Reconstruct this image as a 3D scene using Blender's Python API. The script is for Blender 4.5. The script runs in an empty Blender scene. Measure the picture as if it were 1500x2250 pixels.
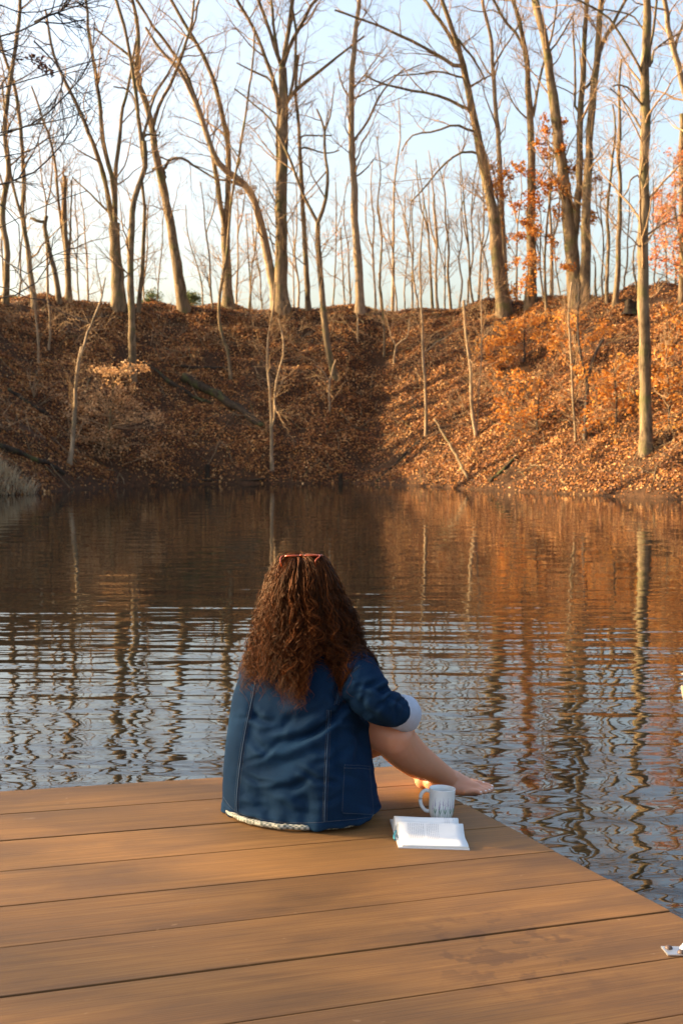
import bpy, bmesh, math, random
import numpy as np
from mathutils import Vector, Matrix, noise as mnoise
from mathutils.bvhtree import BVHTree

random.seed(7)
RNG = np.random.default_rng(7)
scene = bpy.context.scene
COL = scene.collection
R = math.radians

# ------------------------------------------------------------------ camera
CAM_H = 1.6                      # camera height above the pond (pond surface is z = 0)
FPX, CX, CY, HOR = 2900.0, 750.0, 1125.0, 965.0   # focal length, centre and horizon row in photo pixels
PITCH = math.atan((CY - HOR) / FPX)
cam_d = bpy.data.cameras.new('camera')
cam = bpy.data.objects.new('camera', cam_d)
COL.objects.link(cam)
cam.location = (0, 0, CAM_H)
cam.rotation_euler = (math.pi / 2 - PITCH, 0, 0)
cam_d.sensor_fit = 'VERTICAL'
cam_d.sensor_height = 36.0
cam_d.sensor_width = 24.0
cam_d.lens = 36.0 * FPX / 2250.0
cam_d.clip_start = 0.05
cam_d.clip_end = 3000
cam_d.dof.use_dof = True
cam_d.dof.focus_distance = 4.2
cam_d.dof.aperture_fstop = 8.5
scene.camera = cam

# ------------------------------------------------------------------ sky and sun
SUN_EL, SUN_AZ = 19.5, 9.0      # degrees: elevation; how far the sun stands in front of due left
to_sun = Vector((-math.cos(R(SUN_AZ)) * math.cos(R(SUN_EL)), math.sin(R(SUN_AZ)) * math.cos(R(SUN_EL)), math.sin(R(SUN_EL))))
world = bpy.data.worlds.new('World')
scene.world = world
world.use_nodes = True
wn, wl = world.node_tree.nodes, world.node_tree.links
sky = wn.new('ShaderNodeTexSky')
sky.sky_type = 'NISHITA'
sky.sun_disc = False
sky.sun_elevation = R(SUN_EL)
sky.sun_rotation = math.atan2(to_sun.x, to_sun.y)
sky.altitude = 100
sky.air_density = 1.0
sky.dust_density = 6.0
sky.ozone_density = 0.3
wl.new(sky.outputs[0], wn['Background'].inputs[0])
wn['Background'].inputs[1].default_value = 0.116
sd = bpy.data.lights.new('sun', 'SUN')
sd.energy = 5.0
sd.angle = R(0.5)
sd.color = (1.0, 0.71, 0.36)
sun = bpy.data.objects.new('sun', sd)
COL.objects.link(sun)
sun.rotation_euler = to_sun.to_track_quat('Z', 'Y').to_euler()
scene.view_settings.view_transform = 'Standard'
scene.view_settings.look = 'None'
scene.view_settings.exposure = 2.0
scene.view_settings.gamma = 1.0
scene.view_settings.use_curve_mapping = False
scene.cycles.max_bounces = 8
scene.cycles.transparent_max_bounces = 8
scene.cycles.caustics_reflective = False
scene.cycles.caustics_refractive = False

# ------------------------------------------------------------------ pixels to directions
_c, _s = math.cos(PITCH), math.sin(PITCH)
def ray(px, py):
    x, y, z = px - CX, FPX, -(py - CY)
    return np.array([x, y * _c + z * _s, -y * _s + z * _c])
def W(px, py, d):
    """point on the sight line through a photo pixel at forward distance d (metres)"""
    r = ray(px, py)
    return np.array([0, 0, CAM_H]) + r * (d / r[1])
def project(P):
    """world points (n,3) -> photo pixels"""
    Q = np.asarray(P, float) - np.array([0, 0, CAM_H])
    yf = Q[:, 1] * _c - Q[:, 2] * _s
    zu = Q[:, 1] * _s + Q[:, 2] * _c
    return CX + FPX * Q[:, 0] / yf, CY - FPX * zu / yf

# ------------------------------------------------------------------ mesh helpers
def mesh_np(name, verts, faces, smooth=True):
    """faces: list of int arrays (k,3) or (k,4)"""
    verts = np.asarray(verts, np.float32).reshape(-1, 3)
    if not isinstance(faces, (list, tuple)):
        faces = [faces]
    faces = [np.asarray(f, np.int32) for f in faces if len(f)]
    me = bpy.data.meshes.new(name)
    me.vertices.add(len(verts))
    me.vertices.foreach_set('co', verts.ravel())
    loops = np.concatenate([f.ravel() for f in faces])
    tot = np.concatenate([np.full(len(f), f.shape[1], np.int32) for f in faces])
    start = np.concatenate([[0], np.cumsum(tot)[:-1]]).astype(np.int32)
    me.loops.add(len(loops))
    me.loops.foreach_set('vertex_index', loops)
    me.polygons.add(len(tot))
    me.polygons.foreach_set('loop_start', start)
    me.polygons.foreach_set('loop_total', tot)
    me.polygons.foreach_set('use_smooth', np.full(len(tot), smooth))
    me.update(calc_edges=True)
    return me
def obj(name, me, mat=None, parent=None):
    o = bpy.data.objects.new(name, me)
    COL.objects.link(o)
    if mat is not None and me is not None:
        if len(me.materials) == 0:
            me.materials.append(mat)
    if parent is not None:
        o.parent = parent
        o.matrix_parent_inverse = Matrix.Translation(-Vector(parent.location)) if parent.rotation_euler.x == 0 else parent.matrix_world.inverted()
    return o
def tag(o, label=None, cat=None, group=None, kind=None):
    if label: o['label'] = label
    if cat: o['category'] = cat
    if group: o['group'] = group
    if kind: o['kind'] = kind
    return o
def thing(name, loc, label, cat, group=None):
    o = bpy.data.objects.new(name, None)
    COL.objects.link(o)
    o.location = Vector(loc)
    o.empty_display_size = 0.1
    return tag(o, label, cat, group)
def tubes(P, Rr, sides):
    """P (m,n,3) polylines, Rr (m,n) radii -> verts, quads"""
    P = np.asarray(P, float); Rr = np.asarray(Rr, float)
    m, n, _ = P.shape
    T = np.gradient(P, axis=1)
    T /= np.linalg.norm(T, axis=2, keepdims=True) + 1e-12
    mt = T.mean(axis=1)
    ref = np.where(np.abs(mt[:, 2:3]) < 0.75, np.array([[0, 0, 1.0]]), np.array([[0.7, 0.7, 0.0]]))[:, None, :]
    A = np.cross(T, ref); A /= np.linalg.norm(A, axis=2, keepdims=True) + 1e-12
    B = np.cross(T, A)
    a = np.arange(sides) * (2 * math.pi / sides)
    V = P[:, :, None, :] + Rr[:, :, None, None] * (np.cos(a)[None, None, :, None] * A[:, :, None, :] + np.sin(a)[None, None, :, None] * B[:, :, None, :])
    i = np.arange(m)[:, None, None] * (n * sides); j = np.arange(n - 1)[None, :, None] * sides
    k = np.arange(sides)[None, None, :]; k2 = (k + 1) % sides
    F = np.stack([i + j + k, i + j + k2, i + j + sides + k2, i + j + sides + k], axis=-1).reshape(-1, 4)
    return V.reshape(-1, 3), F
class Soup:
    def __init__(s): s.v, s.q, s.n = [], [], 0
    def add(s, V, F):
        s.v.append(V); s.q.append(F + s.n); s.n += len(V)
    def tube(s, P, Rr, sides): s.add(*tubes(P, Rr, sides))
    def mesh(s, name, smooth=True):
        return mesh_np(name, np.concatenate(s.v), s.q, smooth)
def spline(pts, step=None, n=None):
    """Catmull-Rom through pts (k,dim), resampled to n points"""
    pts = np.asarray(pts, float)
    if len(pts) == 2:
        t = np.linspace(0, 1, n or 8)[:, None]
        return pts[0] * (1 - t) + pts[1] * t
    p = np.vstack([2 * pts[0] - pts[1], pts, 2 * pts[-1] - pts[-2]])
    out = []
    for i in range(len(pts) - 1):
        t = np.linspace(0, 1, 12, endpoint=False)[:, None]
        a, b, c, d = p[i], p[i + 1], p[i + 2], p[i + 3]
        out.append(0.5 * (2 * b + (c - a) * t + (2 * a - 5 * b + 4 * c - d) * t ** 2 + (-a + 3 * b - 3 * c + d) * t ** 3))
    out = np.vstack(out + [pts[-1:]])
    L = np.concatenate([[0], np.cumsum(np.linalg.norm(np.diff(out[:, :3], axis=0), axis=1))])
    n = n or max(4, int(L[-1] / step) + 1)
    s = np.linspace(0, L[-1], n)
    return np.stack([np.interp(s, L, out[:, k]) for k in range(pts.shape[1])], axis=1)
def box_bm(bm, c, s, rot=None, bevel=0.0):
    r = bmesh.ops.create_cube(bm, size=1.0)
    bmesh.ops.scale(bm, vec=s, verts=r['verts'])
    if bevel:
        es = list({e for v in r['verts'] for e in v.link_edges})
        g = bmesh.ops.bevel(bm, geom=es, offset=bevel, segments=2, affect='EDGES', profile=0.7)
        vs = list({v for f in g['faces'] for v in f.verts} | {v for v in r['verts'] if v.is_valid})
    else:
        vs = r['verts']
    if rot is not None: bmesh.ops.rotate(bm, verts=vs, cent=(0, 0, 0), matrix=rot)
    bmesh.ops.translate(bm, verts=vs, vec=c)
    return vs
def bm_mesh(name, bm, smooth=False):
    me = bpy.data.meshes.new(name)
    bm.to_mesh(me); bm.free()
    if smooth:
        me.polygons.foreach_set('use_smooth', np.ones(len(me.polygons), bool))
    return me

# ------------------------------------------------------------------ material helpers
def new_mat(name):
    m = bpy.data.materials.new(name)
    m.use_nodes = True
    nt = m.node_tree
    b = nt.nodes['Principled BSDF']
    return m, nt, b
def N(nt, t, **kw):
    n = nt.nodes.new(t)
    for k, v in kw.items():
        if k in n.inputs: n.inputs[k].default_value = v
        else: setattr(n, k, v)
    return n
def ramp(nt, stops, fac=None):
    r = nt.nodes.new('ShaderNodeValToRGB')
    e = r.color_ramp.elements
    while len(e) < len(stops): e.new(0.5)
    for el, (p, c) in zip(e, stops):
        el.position = p
        el.color = (c[0], c[1], c[2], 1.0)
    if fac is not None: nt.links.new(fac, r.inputs[0])
    return r
def coords(nt, kind='Object', scale=(1, 1, 1), rot=(0, 0, 0)):
    tc = nt.nodes.new('ShaderNodeTexCoord')
    mp = nt.nodes.new('ShaderNodeMapping')
    mp.inputs['Scale'].default_value = scale
    mp.inputs['Rotation'].default_value = rot
    nt.links.new(tc.outputs[kind], mp.inputs[0])
    return mp.outputs[0]
def noise(nt, vec, scale, detail=4.0, rough=0.55, dist=0.0):
    n = nt.nodes.new('ShaderNodeTexNoise')
    n.inputs['Scale'].default_value = scale
    n.inputs['Detail'].default_value = detail
    n.inputs['Roughness'].default_value = rough
    n.inputs['Distortion'].default_value = dist
    if vec is not None: nt.links.new(vec, n.inputs['Vector'])
    return n.outputs['Fac']
def math_n(nt, op, a, b=None):
    n = nt.nodes.new('ShaderNodeMath'); n.operation = op
    for i, v in enumerate((a, b)):
        if v is None: continue
        if isinstance(v, (int, float)): n.inputs[i].default_value = v
        else: nt.links.new(v, n.inputs[i])
    return n.outputs[0]
def mix_c(nt, fac, a, b, mode='MIX'):
    n = nt.nodes.new('ShaderNodeMix'); n.data_type = 'RGBA'; n.blend_type = mode
    for sock, v in ((n.inputs[0], fac), (n.inputs[6], a), (n.inputs[7], b)):
        if isinstance(v, (int, float)): sock.default_value = v
        elif isinstance(v, tuple): sock.default_value = (v[0], v[1], v[2], 1)
        else: nt.links.new(v, sock)
    return n.outputs[2]
def bump(nt, b, height, strength=0.3, dist=0.01):
    n = nt.nodes.new('ShaderNodeBump')
    n.inputs['Strength'].default_value = strength
    n.inputs['Distance'].default_value = dist
    nt.links.new(height, n.inputs['Height'])
    nt.links.new(n.outputs[0], b.inputs['Normal'])
def plain(name, col, rough=0.6, metal=0.0, var=0.15, scale=30.0):
    m, nt, b = new_mat(name)
    f = noise(nt, coords(nt), scale)
    c = mix_c(nt, f, tuple(x * (1 - var) for x in col), tuple(min(1, x * (1 + var)) for x in col))
    nt.links.new(c, b.inputs['Base Color'])
    b.inputs['Roughness'].default_value = rough
    b.inputs['Metallic'].default_value = metal
    return m

def bark_mat(name, dark, light, moss=0.0):
    m, nt, b = new_mat(name)
    v = coords(nt, 'Object', (1, 1, 0.22))
    f = noise(nt, v, 9.0, 6, 0.7)
    g = noise(nt, coords(nt), 0.9, 3)
    c = ramp(nt, [(0.36, dark), (0.66, light)], f).outputs[0]
    c = mix_c(nt, ramp(nt, [(0.42, (0, 0, 0)), (0.62, (0.75, 0.75, 0.75))], g).outputs[0], c, tuple(0.5 * x + 0.3 * y for x, y in zip(light, dark)))
    if moss:
        k = ramp(nt, [(0.52, (0, 0, 0)), (0.68, (moss, moss, moss))], noise(nt, coords(nt), 1.7, 4)).outputs[0]
        c = mix_c(nt, k, c, (0.10, 0.11, 0.03))
    nt.links.new(c, b.inputs['Base Color'])
    b.inputs['Roughness'].default_value = 0.9
    b.inputs['Specular IOR Level'].default_value = 0.2
    bump(nt, b, f, 0.9, 0.05)
    return m
def leaf_mat(name, stops, transl=0.35):
    m, nt, b = new_mat(name)
    at = nt.nodes.new('ShaderNodeAttribute'); at.attribute_name = 'tint'
    c = ramp(nt, stops, at.outputs['Fac']).outputs[0]
    nt.links.new(c, b.inputs['Base Color'])
    b.inputs['Roughness'].default_value = 0.55
    b.inputs['Specular IOR Level'].default_value = 0.3
    if transl:
        t = nt.nodes.new('ShaderNodeBsdfTranslucent')
        nt.links.new(c, t.inputs[0])
        mx = nt.nodes.new('ShaderNodeMixShader')
        mx.inputs[0].default_value = transl
        nt.links.new(b.outputs[0], mx.inputs[1]); nt.links.new(t.outputs[0], mx.inputs[2])
        nt.links.new(mx.outputs[0], nt.nodes['Material Output'].inputs['Surface'])
    return m

M = {}
M['bark'] = bark_mat('bark_grey_brown', (0.03, 0.020, 0.012), (0.33, 0.23, 0.13), 0.6)
M['bark_pale'] = bark_mat('bark_pale', (0.12, 0.082, 0.05), (0.44, 0.315, 0.195), 0.2)
M['bark_dark'] = bark_mat('bark_dark', (0.030, 0.024, 0.020), (0.10, 0.08, 0.065))
M['twig'] = bark_mat('twig_tan', (0.20, 0.125, 0.065), (0.46, 0.30, 0.165))
M['twig_dark'] = bark_mat('twig_dark', (0.03, 0.028, 0.03), (0.08, 0.07, 0.07))  # shade on the overhanging branches is put into this dark colour
M['log'] = bark_mat('rotten_log', (0.015, 0.010, 0.007), (0.065, 0.045, 0.028), 0.6)
M['litter'] = leaf_mat('leaf_litter', [(0.0, (0.03, 0.010, 0.004)), (0.35, (0.145, 0.047, 0.013)), (0.65, (0.345, 0.132, 0.032)), (0.85, (0.52, 0.25, 0.07)), (1.0, (0.70, 0.43, 0.19))], 0.12)
M['oak_leaf'] = leaf_mat('oak_leaf', [(0.0, (0.27, 0.07, 0.012)), (0.5, (0.50, 0.185, 0.028)), (1.0, (0.70, 0.35, 0.075))], 0.4)
M['red_leaf'] = leaf_mat('red_leaf', [(0.0, (0.34, 0.09, 0.035)), (0.5, (0.52, 0.18, 0.07)), (1.0, (0.64, 0.32, 0.14))], 0.45)
M['beech_leaf'] = leaf_mat('beech_leaf', [(0.0, (0.34, 0.17, 0.07)), (0.5, (0.54, 0.31, 0.14)), (1.0, (0.70, 0.47, 0.25))], 0.4)
M['dead_leaf'] = leaf_mat('dead_leaf', [(0.0, (0.05, 0.018, 0.014)), (1.0, (0.16, 0.06, 0.04))], 0.2)
M['dry_grass'] = leaf_mat('dry_grass', [(0.0, (0.34, 0.25, 0.14)), (1.0, (0.68, 0.56, 0.36))], 0.3)
M['needle'] = leaf_mat('evergreen_needles', [(0.0, (0.07, 0.10, 0.03)), (1.0, (0.17, 0.20, 0.06))], 0.2)

# ------------------------------------------------------------------ terrain
# the pond's outline in metres (x to the right, y away from the camera); the dock floats in it
POND = np.array([(-8.6, -14), (-8.6, 4), (-8.5, 14), (-8.9, 24), (-9.4, 32), (-9.9, 37.0), (-9.2, 38.2), (-8.6, 41.5), (-7.2, 45.0), (-4.8, 47.0),
                 (-2.2, 47.6), (0.3, 47.9), (1.4, 47.0), (2.7, 44.9), (4.0, 42.6), (5.3, 40.4), (6.6, 38.5), (8.0, 36.4), (9.6, 34.0), (11.5, 28), (13.5, 18),
                 (14.0, 5), (12.0, -12), (2.0, -20)], float)
def pond_dist(x, y):
    """signed distance to the pond's shore: negative in the water"""
    x = np.asarray(x, float).ravel(); y = np.asarray(y, float).ravel()
    best = np.full(x.shape, 1e9); inside = np.zeros(x.shape, bool)
    for (ax, ay), (bx, by) in zip(POND, np.roll(POND, -1, axis=0)):
        dx, dy = bx - ax, by - ay
        t = np.clip(((x - ax) * dx + (y - ay) * dy) / (dx * dx + dy * dy), 0, 1)
        best = np.minimum(best, np.hypot(x - ax - t * dx, y - ay - t * dy))
        c = (ay > y) != (by > y)
        with np.errstate(divide='ignore', invalid='ignore'):
            xi = ax + (y - ay) * dx / (dy if dy else 1e-9)
        inside ^= c & (x < xi)
    return np.where(inside, -best, best)
_ph = np.random.default_rng(3).uniform(0, 6.28, (14, 3))
def lumps(x, y, wl, k):
    s = 0
    for i in range(4):
        a, b, c = _ph[(k * 3 + i) % 14]
        s = s + np.sin(6.283 * (x * math.cos(a) + y * math.sin(a)) / (wl * (0.7 + 0.25 * i)) + b + 1.3 * np.sin(y / wl + c))
    return s / 4
def sstep(a, b, v):
    t = np.clip((v - a) / (b - a), 0, 1)
    return t * t * (3 - 2 * t)
def ground(x, y):
    x = np.asarray(x, float); y = np.asarray(y, float)
    sh = x.shape
    x = x.ravel(); y = y.ravel()
    d = pond_dist(x, y)
    far = sstep(22, 40, y + 0.35 * np.maximum(x, 0))             # the high bank stands round the far end only
    H = 1.3 + 6.1 * far * (1 - 0.3 * sstep(14, 21, -x))  # unseen crest beyond the left edge is lowered to let the sun through
    Wd = 9.0 + 2.2 * far + 0.9 * lumps(x, y, 9.0, 1)
    u = np.clip(d / Wd, 0, 1)
    prof = np.where(u < 0.86, u ** 0.92 * 1.04, 0)
    prof = np.where(u >= 0.86, 0.86 ** 0.92 * 1.04 + (1 - (0.86 ** 0.92 * 1.04)) * np.sin((u - 0.86) / 0.14 * math.pi / 2), prof)
    z = H * prof
    z -= 0.03 * np.maximum(d - Wd - 2.0, 0)
    wob = sstep(0, 1.5, d)
    z += wob * (0.22 * lumps(x, y, 6.5, 0) + 0.22 * lumps(x, y, 3.1, 2) + 0.14 * lumps(x, y, 1.2, 3) + 0.04 * lumps(x, y, 0.6, 0))
    # a small gully where the left and right slopes meet
    g = np.exp(-((x - 0.9 - 0.10 * (y - 47)) / 1.3) ** 2) * sstep(46, 51, y) * (1 - sstep(57, 60, y))
    z -= 0.55 * g
    z = np.where(d < 0, np.maximum(-1.2, d * 0.35 - 0.02), z)
    z = np.maximum(z, np.where(d > 30, -1.0, -2))
    return z.reshape(sh)
def gz(x, y): return float(ground(np.array([x]), np.array([y]))[0])
def hit(px, py, d0=24.0, d1=90.0):
    """forward distance at which the sight line meets the ground; the crest of the bank where it passes above"""
    ds = np.arange(d0, d1, 0.1)
    r = ray(px, py); r = r / r[1]
    x = ds * r[0]; z = CAM_H + ds * r[2]
    g = ground(x, ds)
    k = np.nonzero(z < g)[0]
    if len(k): return float(ds[k[0]])
    return float(ds[np.argmax((g - CAM_H) / ds)]) + 0.8

m, nt, b = new_mat('forest_soil')
f1 = noise(nt, coords(nt), 1.3, 8, 0.65); f2 = noise(nt, coords(nt), 9.0, 5)
c = ramp(nt, [(0.3, (0.028, 0.015, 0.008)), (0.6, (0.085, 0.040, 0.018)), (0.8, (0.15, 0.072, 0.03))], f2).outputs[0]
c = mix_c(nt, f1, c, (0.038, 0.021, 0.011))
nt.links.new(c, b.inputs['Base Color']); b.inputs['Roughness'].default_value = 0.95
b.inputs['Specular IOR Level'].default_value = 0.15
bump(nt, b, f2, 0.8, 0.06)
M['soil'] = m

xs = np.unique(np.concatenate([np.linspace(-400, -30, 30), np.arange(-30, 30.01, 0.33), np.linspace(30, 400, 30)]))
ys = np.unique(np.concatenate([np.linspace(-300, -22, 24), np.arange(-22, 28, 0.8), np.arange(28, 72.01, 0.33), np.linspace(72, 600, 40)]))
GX, GY = np.meshgrid(xs, ys)
GZ = ground(GX, GY)
nx, ny = len(xs), len(ys)
ii = np.arange(ny - 1)[:, None] * nx + np.arange(nx - 1)[None, :]
quads = np.stack([ii, ii + 1, ii + nx + 1, ii + nx], axis=-1).reshape(-1, 4)
tag(obj('hillside', mesh_np('hillside', np.stack([GX, GY, GZ], -1), quads), M['soil']), 'leaf-strewn earth bank rising round the far end of the pond', None, None, 'structure')

# ------------------------------------------------------------------ pond water
m, nt, b = new_mat('pond_water')
b.inputs['Base Color'].default_value = (0.008, 0.008, 0.006, 1)
b.inputs['Roughness'].default_value = 0.015
b.inputs['IOR'].default_value = 1.5
b.inputs['Specular IOR Level'].default_value = 0.5
ws = coords(nt, 'Object')
def stretched(sx, sy, rz=0.0): return coords(nt, 'Object', (sx, sy, 1), (0, 0, rz))
sep = nt.nodes.new('ShaderNodeSeparateXYZ'); nt.links.new(ws, sep.inputs[0])
yy = sep.outputs['Y']
def fade(a, b_):
    r = nt.nodes.new('ShaderNodeMapRange'); r.interpolation_type = 'SMOOTHSTEP'
    r.inputs['From Min'].default_value = a; r.inputs['From Max'].default_value = b_
    nt.links.new(yy, r.inputs['Value'])
    return r.outputs[0]
# long parallel wavelets that run across the pond, dying out towards the far shore
swell = noise(nt, stretched(0.42, 3.1, R(3)), 1.0, 2.0, 0.45, 0.25)
fine = noise(nt, stretched(1.6, 7.5, R(-4)), 1.0, 1.0, 0.4, 0.3)
chop = noise(nt, stretched(3.0, 6.2, R(12)), 1.0, 1.0, 0.4, 0.5)
slow = noise(nt, stretched(0.9, 1.7, R(-14)), 1.0, 1.0, 0.4, 0.2)
h = math_n(nt, 'MULTIPLY', swell, math_n(nt, 'MULTIPLY', math_n(nt, 'SUBTRACT', 1.0, math_n(nt, 'MULTIPLY', fade(9.5, 17), 0.86)), 0.0115))
h = math_n(nt, 'ADD', h, math_n(nt, 'MULTIPLY', fine, math_n(nt, 'MULTIPLY', math_n(nt, 'SUBTRACT', 1.0, math_n(nt, 'MULTIPLY', fade(8, 18), 0.75)), 0.0026)))
h = math_n(nt, 'ADD', h, math_n(nt, 'MULTIPLY', chop, math_n(nt, 'MULTIPLY', math_n(nt, 'SUBTRACT', 1.0, math_n(nt, 'MULTIPLY', fade(5, 14), 0.85)), 0.0052)))
h = math_n(nt, 'ADD', h, math_n(nt, 'MULTIPLY', slow, 0.0075))
bump(nt, b, h, 1.0, 1.0)
WATER_B = b
M['water'] = m
wv = np.array([(-60, -60, 0), (60, -60, 0), (60, 70, 0), (-60, 70, 0)], float)
# the water sheet fills the basin; where the banks rise it lies inside the earth
tag(obj('pond', mesh_np('pond', wv, np.array([[0, 1, 2, 3]])), M['water']), 'dark rippled pond water mirroring bare trees and pale sky', None, None, 'structure')

# ------------------------------------------------------------------ leaves
def leaves_mesh(name, P, size, nrm=None, spread=1.0, tint=None, rng=RNG, aspect=0.55):
    """pointed leaves folded along the midrib: two triangles each"""
    n = len(P)
    if nrm is None: nrm = np.tile([0, 0, 1.0], (n, 1))
    v = nrm + rng.normal(0, spread, (n, 3))
    v /= np.linalg.norm(v, axis=1, keepdims=True)
    a = rng.normal(0, 1, (n, 3)); a -= (a * v).sum(1, keepdims=True) * v
    a /= np.linalg.norm(a, axis=1, keepdims=True) + 1e-9
    w = np.cross(v, a)
    size = np.broadcast_to(np.asarray(size, float), (n,))[:, None]
    fold = rng.uniform(0.05, 0.35, (n, 1)) * size
    asp = aspect * rng.uniform(0.75, 1.2, (n, 1))
    p0 = P - a * size * 0.5
    p2 = P + a * size * 0.5 + v * fold * rng.uniform(-1, 1, (n, 1))
    l = P + w * size * asp * 0.5 + v * fold - a * size * 0.05
    r = P - w * size * asp * 0.5 + v * fold - a * size * 0.05
    V = np.stack([p0, l, p2, r], axis=1).reshape(-1, 3)
    k = np.arange(n)[:, None] * 4
    F = np.concatenate([k + np.array([[0, 2, 1]]), k + np.array([[0, 3, 2]])])
    me = mesh_np(name, V, F, False)
    t = rng.uniform(0, 1, n) if tint is None else tint
    at = me.attributes.new('tint', 'FLOAT', 'POINT')
    at.data.foreach_set('value', np.repeat(t, 4).astype(np.float32))
    return me
def ground_normal(x, y, e=0.25):
    n = np.stack([-(ground(x + e, y) - ground(x - e, y)) / (2 * e), -(ground(x, y + e) - ground(x, y - e)) / (2 * e), np.ones_like(x)], -1)
    return n / np.linalg.norm(n, axis=1, keepdims=True)
rg = np.random.default_rng(11)
nL = 1150000
lx = rg.uniform(-24, 24, nL); ly = rg.uniform(26, 64, nL)
keep = (np.abs(lx / ly) < 0.285) | (rg.uniform(0, 1, nL) < 0.12)
lx, ly = lx[keep], ly[keep]
ld = pond_dist(lx, ly)
pn = 0.55 + 0.45 * lumps(lx, ly, 2.2, 1) + 0.25 * lumps(lx, ly, 5.0, 2)
keep = (ld > -0.05) & (ld < 17) & (rg.uniform(0, 1, len(lx)) < np.clip(-0.35 + 2.1 * pn, 0.04, 1) * np.clip(0.35 + ld / 0.9, 0, 1))
lx, ly = lx[keep], ly[keep]
P = np.stack([lx, ly, ground(lx, ly) + rg.uniform(0.0, 0.05, len(lx))], -1)
tn = np.clip(rg.beta(1.7, 1.6, len(lx)) + 0.15 * lumps(lx, ly, 1.7, 2), 0, 1)
tag(obj('leaf_litter', leaves_mesh('leaf_litter', P, rg.uniform(0.045, 0.115, len(lx)), ground_normal(lx, ly), 0.32, tn, rg, 0.62), M['litter']),
    'fallen brown and orange leaves carpeting the bank', 'leaf litter', None, 'stuff')
# broken sticks lying in the leaves
nS = 900
sx_ = rg.uniform(-15, 16, nS); sy_ = rg.uniform(34, 62, nS)
dd_ = pond_dist(sx_, sy_); kk_ = (dd_ > 0.1) & (dd_ < 13) & (np.abs(sx_ / sy_) < 0.28); sx_, sy_ = sx_[kk_], sy_[kk_]
aa_ = rg.uniform(0, 6.283, len(sx_)); LL_ = rg.uniform(0.25, 1.5, len(sx_))
tt_ = np.linspace(-0.5, 0.5, 6)[None]
qx = sx_[:, None] + np.cos(aa_)[:, None] * LL_[:, None] * tt_ + rg.normal(0, 0.02, (len(sx_), 6)); qy = sy_[:, None] + np.sin(aa_)[:, None] * LL_[:, None] * tt_ + rg.normal(0, 0.02, (len(sx_), 6))
qz = ground(qx, qy) + 0.05 + np.abs(rg.normal(0, 0.05, (len(sx_), 1))) + tt_ * rg.normal(0, 0.12, (len(sx_), 1))
V, F = tubes(np.stack([qx, qy, qz], -1), rg.uniform(0.006, 0.02, (len(sx_), 1)) * np.linspace(1, 0.5, 6)[None], 5)
tag(obj('fallen_sticks', mesh_np('fallen_sticks', V, F), M['bark']), 'broken sticks scattered among the fallen leaves', 'sticks', None, 'stuff')
# wispy dry grass along the crest
nG = 5200
gx_ = rg.uniform(-15, 16, nG); gy_ = rg.uniform(44, 66, nG)
dd_ = pond_dist(gx_, gy_); pg = lumps(gx_, gy_, 4.0, 1)
kk_ = (dd_ > 8.2) & (dd_ < 14.5) & (np.abs(gx_ / gy_) < 0.28) & (rg.uniform(0, 1, nG) < np.clip(0.75 - gx_ / 12 + 0.6 * pg, 0.06, 1))
gx_, gy_ = gx_[kk_], gy_[kk_]
hh_ = rg.uniform(0.12, 0.42, len(gx_)); a1 = rg.uniform(0, 6.283, len(gx_)); bd = rg.uniform(0.1, 0.9, len(gx_))
ss_ = np.linspace(0, 1, 4)[None]
P = np.stack([gx_[:, None] + (np.cos(a1) * bd * hh_)[:, None] * ss_ ** 1.7, gy_[:, None] + (np.sin(a1) * bd * hh_)[:, None] * ss_ ** 1.7, ground(gx_, gy_)[:, None] - 0.02 + hh_[:, None] * (ss_ - 0.3 * ss_ ** 2.2)], -1)
V, F = tubes(P, np.array([[0.006, 0.005, 0.004, 0.0015]]) * np.ones((len(gx_), 1)), 3)
me = mesh_np('crest_grass', V, F)
at = me.attributes.new('tint', 'FLOAT', 'POINT'); at.data.foreach_set('value', np.repeat(rg.uniform(0, 1, len(gx_)), 12).astype(np.float32))
tag(obj('crest_grass', me, M['dry_grass']), 'wispy dry grass and stalks along the crest of the bank', 'grass', None, 'stuff')

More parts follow.
